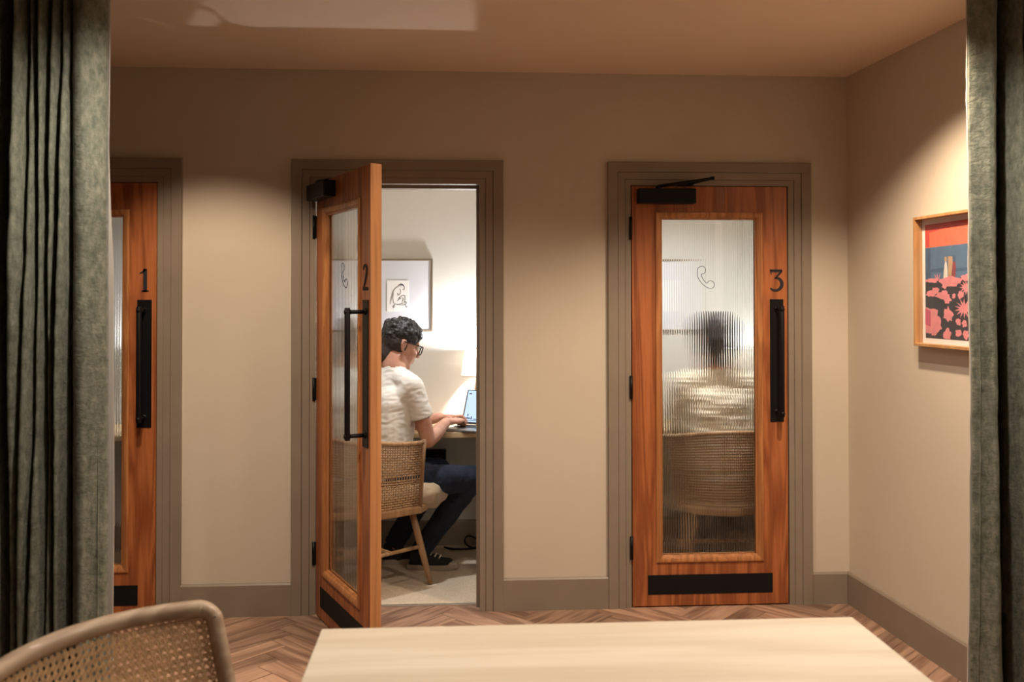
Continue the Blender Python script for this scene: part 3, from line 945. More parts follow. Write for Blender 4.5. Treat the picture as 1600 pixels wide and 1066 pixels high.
def person(name, label, J, head, clothes, hair_kind):
    """J: joints in world space. One continuous body mesh, hair and clothes are its children."""
    hc, hf = Vector(head['c']), Vector(head['f']).normalized()
    r, f, u = frame_of(hf)
    HM = Matrix((r, f, u)).transposed()
    def H(x, y, z): return hc + r * x + f * y + u * z
    sz = head.get('s', 1.0)
    b = MB()
    # head
    b.ball(H(0, -.012 * sz, .022 * sz), (.076 * sz, .096 * sz, .094 * sz), 24, mat=HM)
    b.ball(H(0, .028 * sz, -.035 * sz), (.060 * sz, .066 * sz, .072 * sz), 20, mat=HM)
    b.ball(H(0, .055 * sz, -.088 * sz), (.033 * sz, .030 * sz, .026 * sz), 14, mat=HM)     # chin
    for s in (-1, 1):
        b.cone(H(s * .056 * sz, .0, -.062 * sz), .022 * sz, H(s * .022 * sz, .062 * sz, -.092 * sz), .018 * sz, 12)   # jaw
        b.ball(H(s * .042 * sz, .058 * sz, -.020 * sz), (.024 * sz, .024 * sz, .022 * sz), 12, mat=HM)  # cheek
        b.cone(H(s * .044 * sz, .070 * sz, .030 * sz), .012 * sz, H(s * .012 * sz, .082 * sz, .028 * sz), .012 * sz, 10)  # brow
        # ear: rim and lobe
        e0 = [(s * .077, -.006, .018), (s * .086, -.022, .020), (s * .088, -.028, .002), (s * .083, -.018, -.018), (s * .077, -.006, -.028)]
        ep = [H(*[q * sz for q in p_]) for p_ in curve_pts(e0, 5)]
        b.tube(ep, .0062 * sz, 8); b.ball(ep[-1], .0075 * sz, 8)
        b.ball(H(s * .078 * sz, -.012 * sz, -.002 * sz), (.006 * sz, .014 * sz, .022 * sz), 10, mat=HM)
    b.cone(H(0, .085 * sz, .018 * sz), .0085 * sz, H(0, .108 * sz, -.022 * sz), .0125 * sz, 10)    # nose
    for s in (-1, 1): b.ball(H(s * .012 * sz, .098 * sz, -.026 * sz), .0095 * sz, 8)
    b.ball(H(0, .086 * sz, -.052 * sz), (.024 * sz, .012 * sz, .006 * sz), 10, mat=HM)
    b.ball(H(0, .084 * sz, -.064 * sz), (.021 * sz, .012 * sz, .007 * sz), 10, mat=HM)
    # neck and trunk core
    nk, ch, hp = Vector(J['neck']), Vector(J['chest']), Vector(J['hip'])
    b.cone(H(0, -.032 * sz, -.045 * sz), .056 * sz, nk, .062 * sz, 18)
    b.cone(nk, .06, ch, .105, 16); b.cone(ch, .105, hp, .10, 16)
    for s in ('R', 'L'):
        S_, E_, W_2 = Vector(J['sh' + s]), Vector(J['el' + s]), Vector(J['wr' + s])
        b.cone(nk - Vector((0, 0, .02)), .045, S_, .052, 14)
        b.cone(S_, .052, S_.lerp(E_, .55), .046, 14); b.cone(S_.lerp(E_, .55), .046, E_, .039, 14)
        b.cone(E_, .039, E_.lerp(W_2, .35), .042, 14); b.cone(E_.lerp(W_2, .35), .042, W_2, .027, 14)
        # hand: palm, four bent fingers, thumb from the side of the palm
        hd = Vector(J['hd' + s]).normalized(); side = Vector(J['sd' + s]).normalized()
        dn = hd.cross(side); dn = dn if dn.z < 0 else -dn
        side = (side - hd * side.dot(hd)).normalized()
        for q in (-.028, -.010, .010, .028):
            b.cone(W_2 + side * q * .6, .017, W_2 + hd * .082 + side * q, .0125, 10)
        for q, ln_ in zip((-.031, -.011, .010, .030), (.064, .078, .083, .074)):
            k0 = W_2 + hd * .086 + side * q
            k1 = k0 + hd * ln_ * .50 - dn * .004
            k2 = k1 + hd * ln_ * .26 + dn * ln_ * .26
            k3 = k2 + hd * ln_ * .10 + dn * ln_ * .26
            b.cone(k0, .0098, k1, .0090, 10); b.cone(k1, .0090, k2, .0082, 10); b.cone(k2, .0082, k3, .0072, 10)
        t0 = W_2 + hd * .028 + side * .030
        t1 = t0 + hd * .030 + side * .022 + dn * .012
        t2 = t1 + hd * .030 + side * .004 + dn * .010
        b.cone(t0, .0135, t1, .0115, 10); b.cone(t1, .0115, t2, .0090, 10)
    # legs (under the clothes)
    for s in ('R', 'L'):
        K_, A_ = Vector(J['kn' + s]), Vector(J['an' + s])
        h0 = Vector(J['hp' + s])
        b.cone(hp, .10, h0, .085, 14)
        b.cone(h0, .082, K_, .055, 14); b.cone(K_, .055, K_.lerp(A_, .35), .052, 14); b.cone(K_.lerp(A_, .35), .052, A_, .036, 14)
        tv = Vector(J['toe' + s]).normalized()
        b.cone(A_ - Vector((0, 0, .03)), .026, A_ - Vector((0, 0, .058)) + tv * .11, .014, 12)
    me = remesh(b, .0052, 5)
    body = link(name, me, None, M['skin'])
    tag(body, label, 'person')
    # eyes
    for s in (-1, 1):
        MB().ball(H(s * .031 * sz, .0805 * sz, .010 * sz), .0105 * sz, 12).build('eye', M['eye'], body)
    # shirt
    b = MB()
    ns_ = nk - Vector((0, 0, .022))
    b.cone(ns_, .072, ch, .118, 18)
    sl = clothes['sleeve']
    for s in ('R', 'L'):
        S_, E_ = Vector(J['sh' + s]), Vector(J['el' + s])
        b.cone(ns_ - Vector((0, 0, .008)), .056, S_, .060, 16)
        b.cone(S_ - Vector((0, 0, .01)), .060, ch.lerp(S_, .35) - Vector((0, 0, .05)), .092, 16)
        if sl < 1:
            e = S_.lerp(E_, sl)
            b.tube([S_, S_.lerp(e, .5), e], [.060, .0605, .062], 18)
        else:
            b.cone(S_, .066, E_, .054, 16); b.cone(E_, .054, E_.lerp(Vector(J['wr' + s]), .9), .038, 16, ends=False)
    rr_ = Vector(J['shR']) - Vector(J['shL']); rr_.z = 0; rr_.normalize()
    for q, rad0, rad1 in ((-.055, .115, .112), (.055, .115, .112), (0, .118, .115)):
        b.cone(ch + rr_ * q, rad0, hp + rr_ * q * 1.1 + Vector((0, 0, .04)), rad1, 18)
    b.cone(hp + rr_ * .05, .118, hp - rr_ * .05, .118, 16)
    me = remesh(b, .006, 8, clothes['wr'], 9.0, (1, 1, 2.2), clothes['wr'] * 1.0)
    o = link(clothes['top'], me, body, M[clothes['topmat']])
    if 'toplabel' in clothes: o['label'] = clothes['toplabel']
    # trousers
    b = MB()
    for s in ('R', 'L'):
        K_, A_ = Vector(J['kn' + s]), Vector(J['an' + s]); h0 = Vector(J['hp' + s])
        b.cone(hp - Vector((0, 0, .01)), .108, h0, .096, 16)
        b.cone(h0, .096, K_, .069, 16); b.cone(K_, .069, K_.lerp(A_, .4), .064, 16, ends=True)
        e = K_.lerp(A_, 1.0)
        b.tube([K_.lerp(A_, .4), K_.lerp(A_, .7), e], [.064, .057, .054], 16)
    me = remesh(b, .007, 5, .006, 12.0, (1, 1, 1), .004)
    link('trousers', me, body, M[clothes['legs']])
    # shoes
    for s in ('R', 'L'):
        A_ = Vector(J['an' + s]); tv = Vector(J['toe' + s]); tv.z = 0; tv.normalize()
        lv = Vector((-tv.y, tv.x, 0))
        base = Vector((A_.x, A_.y, J.get('ground', .004))) - tv * .075
        def at(a, w, z): return base + tv * a + lv * w + Vector((0, 0, z))
        out = [(-.0, .0), (.01, .026), (.05, .034), (.10, .034), (.16, .042), (.21, .043), (.255, .034), (.283, .016), (.29, 0)]
        ring = [(a, w) for a, w in curve_pts(out, 3)]
        ring = ring + [(a, -w) for a, w in ring[-2:0:-1]]
        k = len(ring)
        lev = [(0, .97), (.010, 1.0), (.026, 1.0), (.029, .96)]
        v, fs = [], []
        for z, q in lev:
            for a, w in ring: v.append(at(.145 + (a - .145) * q, w * q, z + (.006 if a > .25 else 0)))
        for i in range(len(lev) - 1):
            for j in range(k): fs.append((i * k + j, i * k + (j + 1) % k, (i + 1) * k + (j + 1) % k, (i + 1) * k + j))
        fs.append(tuple(range(k))[::-1]); fs.append(tuple(range((len(lev) - 1) * k, len(lev) * k)))
        bb = MB()
        bb.ball(at(.055, 0, .055), (.034, .034, .040), 14)
        bb.cone(at(.05, 0, .05), .034, at(.055, 0, .092), .036, 14)
        bb.cone(at(.06, 0, .066), .037, at(.165, 0, .050), .031, 14)
        bb.cone(at(.10, 0, .036), .038, at(.235, 0, .034), .029, 14)
        bb.cone(at(.04, 0, .030), .030, at(.22, .010, .026), .022, 12); bb.cone(at(.04, 0, .030), .030, at(.22, -.010, .026), .022, 12)
        sh_o = link('shoe', remesh(bb, .0055, 5), body, M['shoe'])
        so_ = MB().add(v, fs).build('sole', M['rubber'], sh_o)
        cap = MB().ball(at(.250, 0, .030), (.034, .034, .021), 14).build('toe_cap', M['rubber'], sh_o)
        mb = MB()
        for i in range(5):
            a = .086 + i * .024; z = .109 - i * .0075
            mb.tube([at(a, -.022, z - .012), at(a + .008, 0, z), at(a + .004, .022, z - .012)], .0042, 6)
        mb.build('laces', M['lace'], sh_o)
    # hair
    b = MB()
    if hair_kind == 'curly':
        b.ball(H(0, -.012 * sz, .050 * sz), (.083 * sz, .100 * sz, .078 * sz), 20, mat=HM)
        b.ball(H(0, .050 * sz, .082 * sz), (.058 * sz, .042 * sz, .036 * sz), 16, mat=HM)
        b.ball(H(0, -.055 * sz, .030 * sz), (.070 * sz, .058 * sz, .070 * sz), 16, mat=HM)
        rnd = random.Random(3)
        for i in range(90):
            a = rnd.uniform(0, 2 * math.pi); e = rnd.uniform(.15, 1.45)
            d = Vector((math.cos(a) * math.cos(e) * .080, math.sin(a) * math.cos(e) * .098 - .010, .052 + math.sin(e) * .076)) * sz
            b.ball(H(*d), rnd.uniform(.008, .014) * sz, 8)
        me = remesh(b, .0045, 2, .004, 60, (1, 1, 1), .003)
        link('hair', me, body, M['hair'])
        b = MB()
        b.ball(H(0, -.022 * sz, .012 * sz), (.0785 * sz, .0895 * sz, .080 * sz), 22, mat=HM)
        b.cone(H(0, -.050 * sz, -.02 * sz), .054 * sz, H(0, -.050 * sz, -.070 * sz), .0525 * sz, 14)
        link('cropped_hair', remesh(b, .005, 3, .0012, 90), body, M['stubble'])
    else:
        b.ball(H(0, -.016 * sz, .030 * sz), (.090 * sz, .108 * sz, .100 * sz), 22, mat=HM)
        b.ball(H(0, -.040 * sz, -.020 * sz), (.082 * sz, .080 * sz, .085 * sz), 18, mat=HM)
        b.cone(H(0, -.055 * sz, -.01), .070 * sz, H(0, -.050 * sz, -.085 * sz), .052 * sz, 16)
        link('hair', remesh(b, .006, 3, .004, 40, (1, 1, .4), .002), body, M['hair'])
    if head.get('glasses'):
        g = MB()
        for s in (-1, 1):
            ctrl = [(s * .012, .004), (s * .010, -.012), (s * .018, -.024), (s * .036, -.026), (s * .056, -.018), (s * .061, .002), (s * .058, .012), (s * .034, .014), (s * .016, .012)]
            pts = [H(a * sz, (.106 - .010 * (abs(a) / .06) ** 2) * sz, (.010 + c) * sz) for a, c in curve_pts(ctrl, 4, closed=True)]
            g.tube(pts, .0030 * sz, 8, closed=True)
            g.tube([H(s * .060 * sz, .096 * sz, .020 * sz), H(s * .074 * sz, .085 * sz, .021 * sz), H(s * .082 * sz, .03 * sz, .019 * sz), H(s * .085 * sz, -.018 * sz, .016 * sz), H(s * .083 * sz, -.034 * sz, -.004 * sz)], .0032 * sz, 8)
        g.tube([H(-.013 * sz, .106 * sz, .016 * sz), H(0, .110 * sz, .018 * sz), H(.013 * sz, .106 * sz, .016 * sz)], .0026 * sz, 8)
        link('glasses', g.mesh(), body, M['glasses'], smooth=True)
    return body

# the man in booth two
J = dict(neck=(-.318, .560, 1.125), chest=(-.345, .545, .93), hip=(-.375, .525, .545),
         shR=(-.212, .440, 1.035), shL=(-.430, .690, 1.035), elR=(-.128, .455, .748), elL=(-.255, .80, .79),
         wrR=(-.036, .690, .815), wrL=(-.075, .868, .820),
         hdR=(.60, .78, -.02), hdL=(.99, .12, .0), sdR=(-.78, .60, .1), sdL=(.1, -.99, .1),
         hpR=(-.325, .455, .530), hpL=(-.435, .60, .530), knR=(.105, .60, .520), knL=(-.085, .80, .530),
         anR=(-.180, .705, .105), anL=(-.335, .825, .105), toeR=(.99, -.12, 0), toeL=(.93, .1, 0), ground=.004)
person('person', 'man in cream t-shirt and dark jeans typing in booth two, wearing glasses', J,
       dict(c=(-.286, .604, 1.245), f=(.86, .40, -.34), s=1.10, glasses=True),
       dict(top='t_shirt', topmat='shirt', sleeve=.58, wr=.0026, legs='jeans', toplabel='cream short-sleeved t-shirt'), 'curly')

# the person in booth three, back to the door
ox, oy = 1.415, .405
J = dict(neck=(ox, oy + .05, 1.12), chest=(ox, oy + .03, .92), hip=(ox, oy, .54),
         shR=(ox + .185, oy + .04, 1.03), shL=(ox - .185, oy + .04, 1.03), elR=(ox + .235, oy + .18, .79), elL=(ox - .235, oy + .18, .79),
         wrR=(ox + .10, oy + .39, .80), wrL=(ox - .10, oy + .39, .80), hdR=(-.2, .97, 0), hdL=(.2, .97, 0), sdR=(-.97, -.2, .1), sdL=(.97, -.2, .1),
         hpR=(ox + .09, oy + .02, .53), hpL=(ox - .09, oy + .02, .53), knR=(ox + .12, oy + .42, .53), knL=(ox - .12, oy + .42, .53),
         anR=(ox + .12, oy + .33, .105), anL=(ox - .12, oy + .33, .105), toeR=(0, 1, 0), toeL=(0, 1, 0), ground=.004)
person('person', 'dark-haired person in cream top seated behind the glass of door three', J,
       dict(c=(ox, oy + .075, 1.275), f=(.05, .98, -.22), s=1.16),
       dict(top='jumper', topmat='knit', sleeve=1, wr=.008, legs='trouser', toplabel='cream long-sleeved jumper'), 'smooth')

# seat pad that bulges out of the man's chair
b = MB()
Fv = Vector((.76, .65, 0)); Rv = Vector((.65, -.76, 0)); c0 = Vector((-.40, .49, 0))
for a in (-.16, -.05, .06):
    for w in (-.13, 0, .13):
        b.ball(c0 + Fv * a + Rv * w + Vector((0, 0, .478)), (.105, .105, .042), 14)
for w in (-.10, 0, .09, .16):
    b.cone(c0 + Fv * .14 + Rv * w + Vector((0, 0, .478)), .046, c0 + Fv * .235 + Rv * w + Vector((0, 0, .455)), .056, 14)
    b.ball(c0 + Fv * .245 + Rv * w + Vector((0, 0, .430)), .054, 12)
for w in (.11, .165):
    b.cone(c0 + Fv * .12 + Rv * w + Vector((0, 0, .488)), .052, c0 + Fv * .265 + Rv * w + Vector((0, 0, .462)), .068, 14)
b.cone(c0 + Fv * .02 + Rv * .19 + Vector((0, 0, .478)), .050, c0 + Fv * .19 + Rv * .195 + Vector((0, 0, .466)), .074, 14)
me = remesh(b, .008, 6, .006, 10, (1, 1, 1), .003)
tag(link('seat_pad', me, None, M['cushion']), "beige soft pad bulging over the front of the man's chair", 'seat pad')

# ------------------------------------------------------------------ framed print on the right wall
def wall_print():
    Wp, Hp, D = .46, .540, .045
    yc = -.675
    # local x runs along the wall towards the viewer, local -y points into the room
    t = empty('framed_print', (right_x(yc), yc, 1.298), -math.pi / 2 + RW)
    tag(t, 'oak framed print of red sky, blue sea and pink flowers', 'picture')
    MB().frame(.012, Wp - .012, .012, Hp - .012, [(0, -.006), (0, -D), (.012, -D), (.012, -.0005), (.004, -.0005)]).build('picture_frame', M['frame_oak'], t, bevel=.001)
    MB().box(.012, Wp - .012, -.010, -.005, .012, Hp - .012).build('mount', M['paper'], t)
    cols = [('red', (.62, .06, .045)), ('orange', (.78, .17, .09)), ('sea', (.085, .16, .27)), ('deep', (.05, .105, .20)), ('field', (.022, .018, .022)), ('pink', (.74, .25, .27)), ('hot', (.55, .08, .16)), ('white', (.72, .68, .62)), ('tan', (.46, .30, .17)), ('plum', (.25, .05, .06))]
    mats = [plain('print_' + n_, c, .75, vary=.12, vscale=25) for n_, c in cols]
    ix = {n_: i for i, (n_, c) in enumerate(cols)}
    x0, x1_, z0, z1 = .034, Wp - .034, .034, Hp - .034
    w, h = x1_ - x0, z1 - z0
    mb = MB()
    lay = [0]
    def poly(pts, col):
        lay[0] += 1
        y = -.0102 - lay[0] * .00004
        mb.add([(x0 + a * w, y, z0 + b_ * h) for a, b_ in pts], [tuple(range(len(pts)))], ix[col])
    poly([(0, 0), (1, 0), (1, 1), (0, 1)], 'orange')
    poly([(0, .92), (.3, .945), (.6, .955), (1, .97), (1, 1), (0, 1)], 'red')
    poly([(0, .80), (.08, .80), (.08, 1), (0, 1)], 'red')  # darker edge strip: reflection in the picture glass, painted in
    poly([(0, .48), (1, .50), (1, .81), (.6, .80), (0, .795)], 'sea')
    poly([(0, .48), (.10, .48), (.10, .79), (0, .79)], 'deep')  # painted reflection strip carried on over the sea
    poly([(0, .60), (.35, .615), (.7, .60), (1, .62), (1, .59), (.6, .575), (0, .58)], 'deep')
    poly([(0, 0), (1, 0), (1, .53), (0, .51)], 'field')
    # figures on the shore
    poly([(.335, .52), (.415, .52), (.41, .60), (.395, .655), (.375, .67), (.36, .645), (.345, .585)], 'white')
    poly([(.355, .665), (.40, .665), (.40, .70), (.375, .71), (.355, .695)], 'tan')
    poly([(.42, .51), (.54, .515), (.545, .70), (.42, .71)], 'tan')
    poly([(.475, .52), (.545, .525), (.56, .61), (.545, .67), (.515, .68), (.495, .63)], 'plum')
    poly([(.50, .66), (.55, .66), (.555, .70), (.53, .715), (.50, .70)], 'deep')
    rnd = random.Random(11)
    def blob(cx, cz, rx, rz, col='pink', k=16, j=.28, spike=False):
        pts = []
        for i in range(k):
            a = 2 * math.pi * i / k
            q = 1 + rnd.uniform(-j, j)
            if spike: q = 1.15 if i % 2 else .5 + rnd.uniform(-.1, .1)
            pts.append((min(1, max(0, cx + rx * q * math.cos(a))), min(.56, max(0, cz + rz * q * math.sin(a)))))
        poly(pts, col)
    for cx, cz, rx, rz in [(.12, .505, .13, .02), (.33, .50, .10, .025), (.50, .50, .16, .03), (.47, .475, .10, .03), (.75, .52, .12, .03), (.36, .46, .05, .03), (.20, .42, .07, .025), (.10, .39, .10, .025), (.32, .37, .13, .03), (.40, .34, .08, .03),
                           (.36, .40, .05, .02), (.52, .37, .03, .02), (.64, .38, .05, .035), (.09, .16, .17, .10), (.20, .12, .10, .07), (.42, .21, .08, .065), (.60, .15, .045, .03), (.70, .14, .04, .03), (.84, .15, .06, .05), (.40, .04, .07, .05), (.16, .05, .05, .03), (.60, .06, .05, .03), (.72, .05, .05, .035), (.86, .36, .07, .05), (.92, .05, .06, .05)]:
        blob(cx, cz, rx, rz)
    blob(.70, .265, .15, .075, spike=True, k=28); blob(.74, .44, .11, .055, spike=True, k=26); blob(.92, .27, .09, .06, spike=True, k=24)
    poly([(0, .12), (.10, .10), (.10, .24), (0, .26)], 'hot')  # painted reflection strip carried on over the flower
    for a in (-.05, 0, .06): poly([(.22, .50), (.225 + a, .56), (.235 + a, .56), (.24, .50)], 'pink')
    mb.build('print', mats, t)
    MB().add([(.013, -.036, .013), (Wp - .013, -.036, .013), (Wp - .013, -.036, Hp - .013), (.013, -.036, Hp - .013)], [(0, 1, 2, 3)]).build('glazing', M['pane'], t)
wall_print()

# ------------------------------------------------------------------ curtains
def curtain(label, tops, bots, xa, xb, edge_side, y0, seed, amp=.155, edge_bot=0.0, flat=()):
    """tops/bots: groove positions (x) at the head and at the floor, ascending; xa..xb the cloth's ends."""
    t = tag(empty('curtain', ((xa + xb) / 2, y0, 0)), label, 'curtain', 'green velvet curtains')
    cx = (xa + xb) / 2
    rnd = random.Random(seed)
    NZ = 120
    per = 18
    Z0, Z1 = .012, CEIL - .036
    n_f = len(tops) + 1
    fa = [rnd.uniform(.8, 1.15) for _ in range(n_f)]
    for q in flat: fa[q] = .10
    mb = MB(); rows = []
    for iz in range(NZ + 1):
        v = iz / NZ
        z = Z0 + (Z1 - Z0) * v
        g = [b + (a - b) * v + .004 * math.sin(2.3 * v * 3 + i * 1.7) for i, (a, b) in enumerate(zip(tops, bots))]
        ea = xa if edge_side > 0 else xa + (1 - v) ** 2 * edge_bot + .006 * math.sin(v * 5)
        eb = xb if edge_side < 0 else xb + (1 - v) ** 2 * edge_bot + .003 * math.sin(v * 6)
        e = [ea] + g + [eb]
        row = []
        for i in range(n_f):
            w = e[i + 1] - e[i]
            for j in range(per):
                u = j / per
                last = (edge_side > 0 and i == n_f - 1) or (edge_side < 0 and i == 0)
                A = amp * fa[i] * min(1.5, max(.45, w / .035)) ** .6
                # deep narrow groove, broad rounded front, side drifting with height
                gq = min(.24, .0055 / max(w, .001))
                uu = min(1.0, max(0.0, (u - gq) / (1 - 2 * gq)))
                prof_ = math.sin(math.pi * uu) ** .5 if 0 < uu < 1 else 0.0
                if last:
                    q = u if edge_side > 0 else 1 - u
                    prof_ = .8 * math.sin(math.pi * min(q, .5)) ** .55 * (1 - .35 * max(0, q - .5) / .5)
                x = e[i] + w * (u + .10 * math.sin(2 * math.pi * u) * math.sin(v * 4 + i))
                y = .095 - A * prof_
                wr = noise.noise(Vector((x * 9, i * 3.1, z * 7))) * .008 + noise.noise(Vector((x * 30, i, z * 22))) * .0035
                # packing creases across the cloth
                cz = (z + .02 * math.sin(x * 3)) % .40 - .2
                wr -= .0035 * math.exp(-(cz / .006) ** 2)
                row.append((x - cx, y + wr * (.3 + .7 * prof_), z))
        row.append((e[-1] - cx, .095 - amp * .50 if edge_side > 0 else .095, z))
        rows.append(row)
    k = len(rows[0])
    vs_ = [p for r_ in rows for p in r_]
    fs = [(i * k + j, i * k + j + 1, (i + 1) * k + j + 1, (i + 1) * k + j) for i in range(NZ) for j in range(k - 1)]
    me = bpy.data.meshes.new('cloth'); me.from_pydata(vs_, [], fs)
    cl = link('cloth', me, t, M['curtain'], smooth=True)
    so = cl.modifiers.new('thick', 'SOLIDIFY'); so.thickness = .004; so.offset = 1
    # pale lining, turned round the leading edge
    idx = -1 if edge_side > 0 else 0
    lv, lf_ = [], []
    lip = (.0165 if edge_side > 0 else .002)
    for i, r_ in enumerate(rows):
        x, y, z = r_[idx]
        s = edge_side
        wob = .0015 * math.sin(z * 9) + .0015 * noise.noise(Vector((z * 6, 2, 2)))
        lz = lip * min(1.0, max(.15, (2.05 - z) / .5)) + wob * .6
        for q in ((x - s * .012, y + .006, z), (x + s * lz, y + .006, z), (x + s * lz, y + .011, z), (x - s * .045, y + .014, z), (x - s * .045, y + .011, z)):
            lv.append(q)
    for i in range(len(rows) - 1):
        for j in range(4): lf_.append((i * 5 + j, i * 5 + j + 1, (i + 1) * 5 + j + 1, (i + 1) * 5 + j))
        lf_.append((i * 5 + 4, i * 5, (i + 1) * 5, (i + 1) * 5 + 4))
    me = bpy.data.meshes.new('lining'); me.from_pydata(lv, [], lf_)
    link('lining', me, t, M['lining'])
    # stitched hem line beside the edge
    hp_ = [(r_[idx][0] - edge_side * .018, r_[(-4 if edge_side > 0 else 3)][1] - .003, r_[idx][2]) for r_ in rows[::3]]
    MB().tube(hp_, .0016, 5).build('hem', M['curtain'], cl)
    return t
YC = -1.5
def xl(px): return -1.409 + (px / 172.0) * (.334)
def xr_(px): return 1.716 + (px - 1515) * (.188 / 85)
lt = [xl(p) for p in (-150, -128, -104, -84, -62, -40, -20, 6, 22, 47, 63, 80, 94, 110)]
lb = [xl(p) for p in (-150, -130, -108, -88, -68, -46, -24, 8, 18, 34, 50, 69, 84, 106)]
curtain('green velvet curtain hanging at the left with a pale lining edge', lt, lb, xl(-175), xl(165), 1, YC, 4, flat=(8,))
rt_ = [xr_(p) for p in (1558, 1571, 1594, 1612, 1634, 1655)]
rb_ = [xr_(p) for p in (1568, 1582, 1598, 1614, 1634, 1655)]
curtain('green velvet curtain hanging at the right beside the framed print', rt_, rb_, xr_(1517), right_x(YC) - .01, -1, YC, 9, edge_bot=-.022, flat=(1,))
for nm_, a, b_ in (('left', xl(-180), xl(170)), ('right', xr_(1514), right_x(YC) - .008)):
    t = tag(MB().box(a, b_, YC - .012, YC + .06, CEIL - .032, CEIL).build('curtain_track', M['paper'], bevel=.002), 'white ceiling track holding the %s curtain' % nm_, 'curtain track', 'ceiling curtain tracks')

# ------------------------------------------------------------------ foreground table
t = tag(empty('dining_table', (.32, -2.86, 0)), 'pale oak rectangular table in the foreground', 'table')
MB().box(-.618, .618, -.50, .50, .722, .75).build('tabletop', M['table'], t, bevel=.004, seg=3)
for sx in (-1, 1):
    for sy in (-1, 1):
        a = Vector((sx * .50, sy * .40, .722)); b_ = Vector((sx * .54, sy * .44, 0))
        MB().tube([a, b_], [.030, .022], 16).build('leg', M['table'], t)
MB().box(-.48, .48, .385, .407, .652, .722).build('apron', M['table'], t, bevel=.002)
MB().box(-.48, .48, -.407, -.385, .652, .722).build('apron', M['table'], t, bevel=.002)

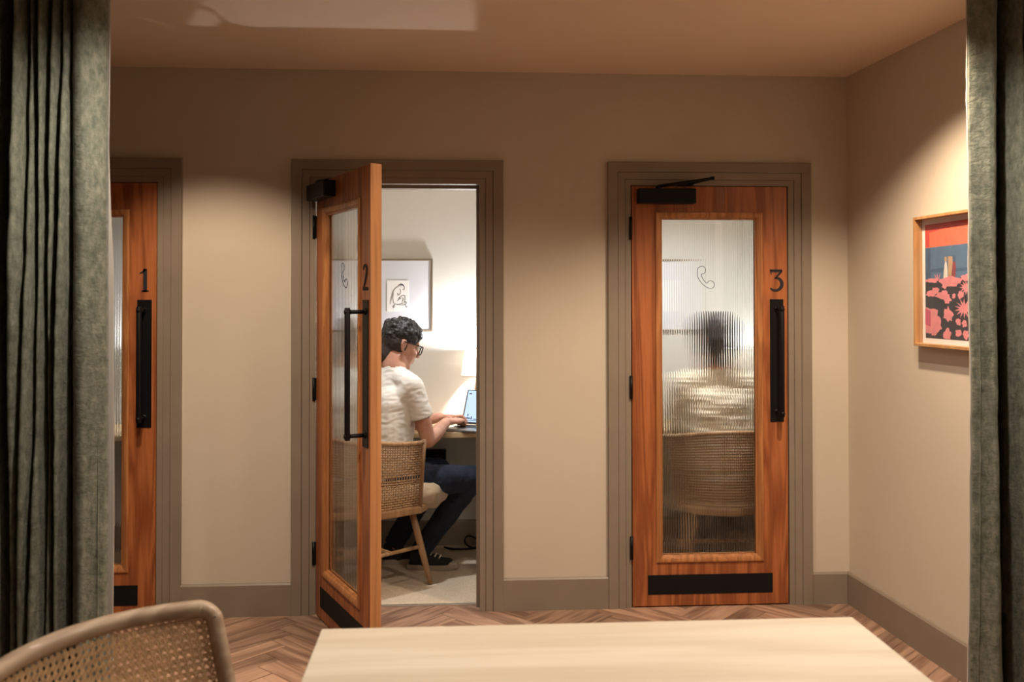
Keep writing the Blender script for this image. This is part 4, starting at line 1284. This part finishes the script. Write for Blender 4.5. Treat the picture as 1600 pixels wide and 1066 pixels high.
# ------------------------------------------------------------------ foreground cane chair
def cane_chair():
    far, near = Vector((-.560, -2.290, 0)), Vector((-.885, -2.785, 0))
    mid = (far + near) / 2
    ax = (far - near).normalized()             # local x runs to the far end
    fwd = Vector((-ax.y, ax.x, 0)); fwd = fwd if fwd.x > 0 else -fwd
    t = empty('cane_chair', (mid.x, mid.y, 0))
    t.rotation_euler = (0, 0, math.atan2(ax.y, ax.x))
    tag(t, 'bentwood chair with woven cane back beside the table', 'chair')
    # local: x along the back (far end +), local -y is forward
    half = (far - near).length / 2
    SAG = .085
    def pt(s, z, out=0.0):
        """s in -1..1 along the back; leans back with height"""
        lean = .075 + (z - .80) * .33
        x = s * (half - .012) * (1 + (z - .8) * .10)
        y = SAG * (1 - s * s) - .075 + lean
        return (x, y + out, z)
    def ztop(s): return .815 - .010 * s * s
    ctrl = []
    # one bent member: up the near post, over the rail, down the far post
    Lr = half - .012
    RC = .032
    side = []
    for z in (.40, .50, .60, .68): side.append((1.02, z))
    z_c = ztop(.93) - .020 - RC
    for a in (0, 18, 36, 54, 72, 90): side.append((1.02 - (RC - RC * math.cos(R(a))) / Lr, z_c + RC * math.sin(R(a))))
    for s_, z in side: ctrl.append(pt(-s_, z) + (.0195,))
    for s_ in (-.72, -.5, -.25, 0, .25, .5, .72): ctrl.append(pt(s_, ztop(s_) - .020) + (.0195,))
    for s_, z in side[::-1]: ctrl.append(pt(s_, z) + (.0195,))
    pts = curve_pts(ctrl, 6)
    MB().tube([p[:3] for p in pts], [p[3] for p in pts], 14).build('back_frame', M['bent_wood'], t)
    LO = .47
    low = [pt(s, LO) for s in [-1 + 2 * i / 16 for i in range(17)]]
    MB().tube(low, .014, 10).build('lower_rail', M['bent_wood'], t)
    # cane webbing: paired uprights and rows, crossed by diagonals
    mb = MB()
    U0, U1 = -.975, .975
    def surf(u, z): return Vector(pt(u, z))
    Lx = (half - .012)
    step = .0155 / Lx
    hz = .0155
    w = .0021
    def strip(path, wd, off):
        k = len(path)
        vs_, fs = [], []
        for i in range(k):
            a = surf(*path[max(i - 1, 0)]); b2 = surf(*path[min(i + 1, k - 1)]); p = surf(*path[i])
            tg = (b2 - a).normalized()
            nn = Vector((0, -1, 0)); sd = tg.cross(nn).normalized()
            for q in (sd * wd, -sd * wd):
                vs_.append(p + q + nn * off); 
            for q in (-sd * wd, sd * wd):
                vs_.append(p + q + nn * (off - .0009))
        for i in range(k - 1):
            for j in range(4): fs.append((i * 4 + j, i * 4 + (j + 1) % 4, i * 4 + 4 + (j + 1) % 4, i * 4 + 4 + j))
        mb.add(vs_, fs)
    ztp = lambda u: ztop(u) - .026
    n_u = int((U1 - U0) / step); n_z = int((.775 - LO) / hz)
    for i in range(n_u + 1):
        for d_ in (-.0024, .0024):
            u = U0 + i * step + d_ / Lx
            if abs(u) > .985: continue
            strip([(u, LO + (ztp(u) - LO) * j / 8) for j in range(9)], .00155, .0010)
    for j in range(n_z + 1):
        for d_ in (-.0024, .0024):
            z = LO + j * hz + d_
            strip([(U0 + (U1 - U0) * i / 40, min(z, ztp(U0 + (U1 - U0) * i / 40))) for i in range(41)], .00155, .0)
    for sgn in (1, -1):
        for i in range(-n_z - 2, n_u + n_z + 3):
            path = []
            for j in range(n_z * 2 + 1):
                z = LO + hz * (j * .5)
                u = U0 + (i + .5) * step + sgn * (j * .5) * step
                if U0 <= u <= U1 and z <= ztp(u): path.append((u, z))
            if len(path) > 1: strip(path[::3] + ([path[-1]] if (len(path) - 1) % 3 else []), .0019, .0018 if sgn > 0 else -.0008)
    tag(mb.build('cane_back', M['cane'], t), kind='stuff')
    # seat, front to local -y
    mb = MB()
    ring = [(.25, -.02), (.26, -.25), (.24, -.42), (.0, -.44), (-.24, -.42), (-.26, -.25), (-.25, -.02), (0, .0)]
    ring = curve_pts(ring, 4, closed=True); k = len(ring)
    mb.add([(x, y, .425) for x, y in ring] + [(x, y, .455) for x, y in ring], [tuple(range(k))[::-1], tuple(range(k, 2 * k))] + [(i, (i + 1) % k, k + (i + 1) % k, k + i) for i in range(k)])
    mb.build('seat', M['bent_wood'], t, bevel=.008, seg=3)
    for sx in (-1, 1):
        MB().tube([pt(sx * 1.02, .42), (sx * .275, .02, 0)], [.019, .014], 12).build('leg', M['bent_wood'], t)
        MB().tube([(sx * .21, -.38, .43), (sx * .235, -.42, 0)], [.018, .014], 12).build('leg', M['bent_wood'], t)
cane_chair()
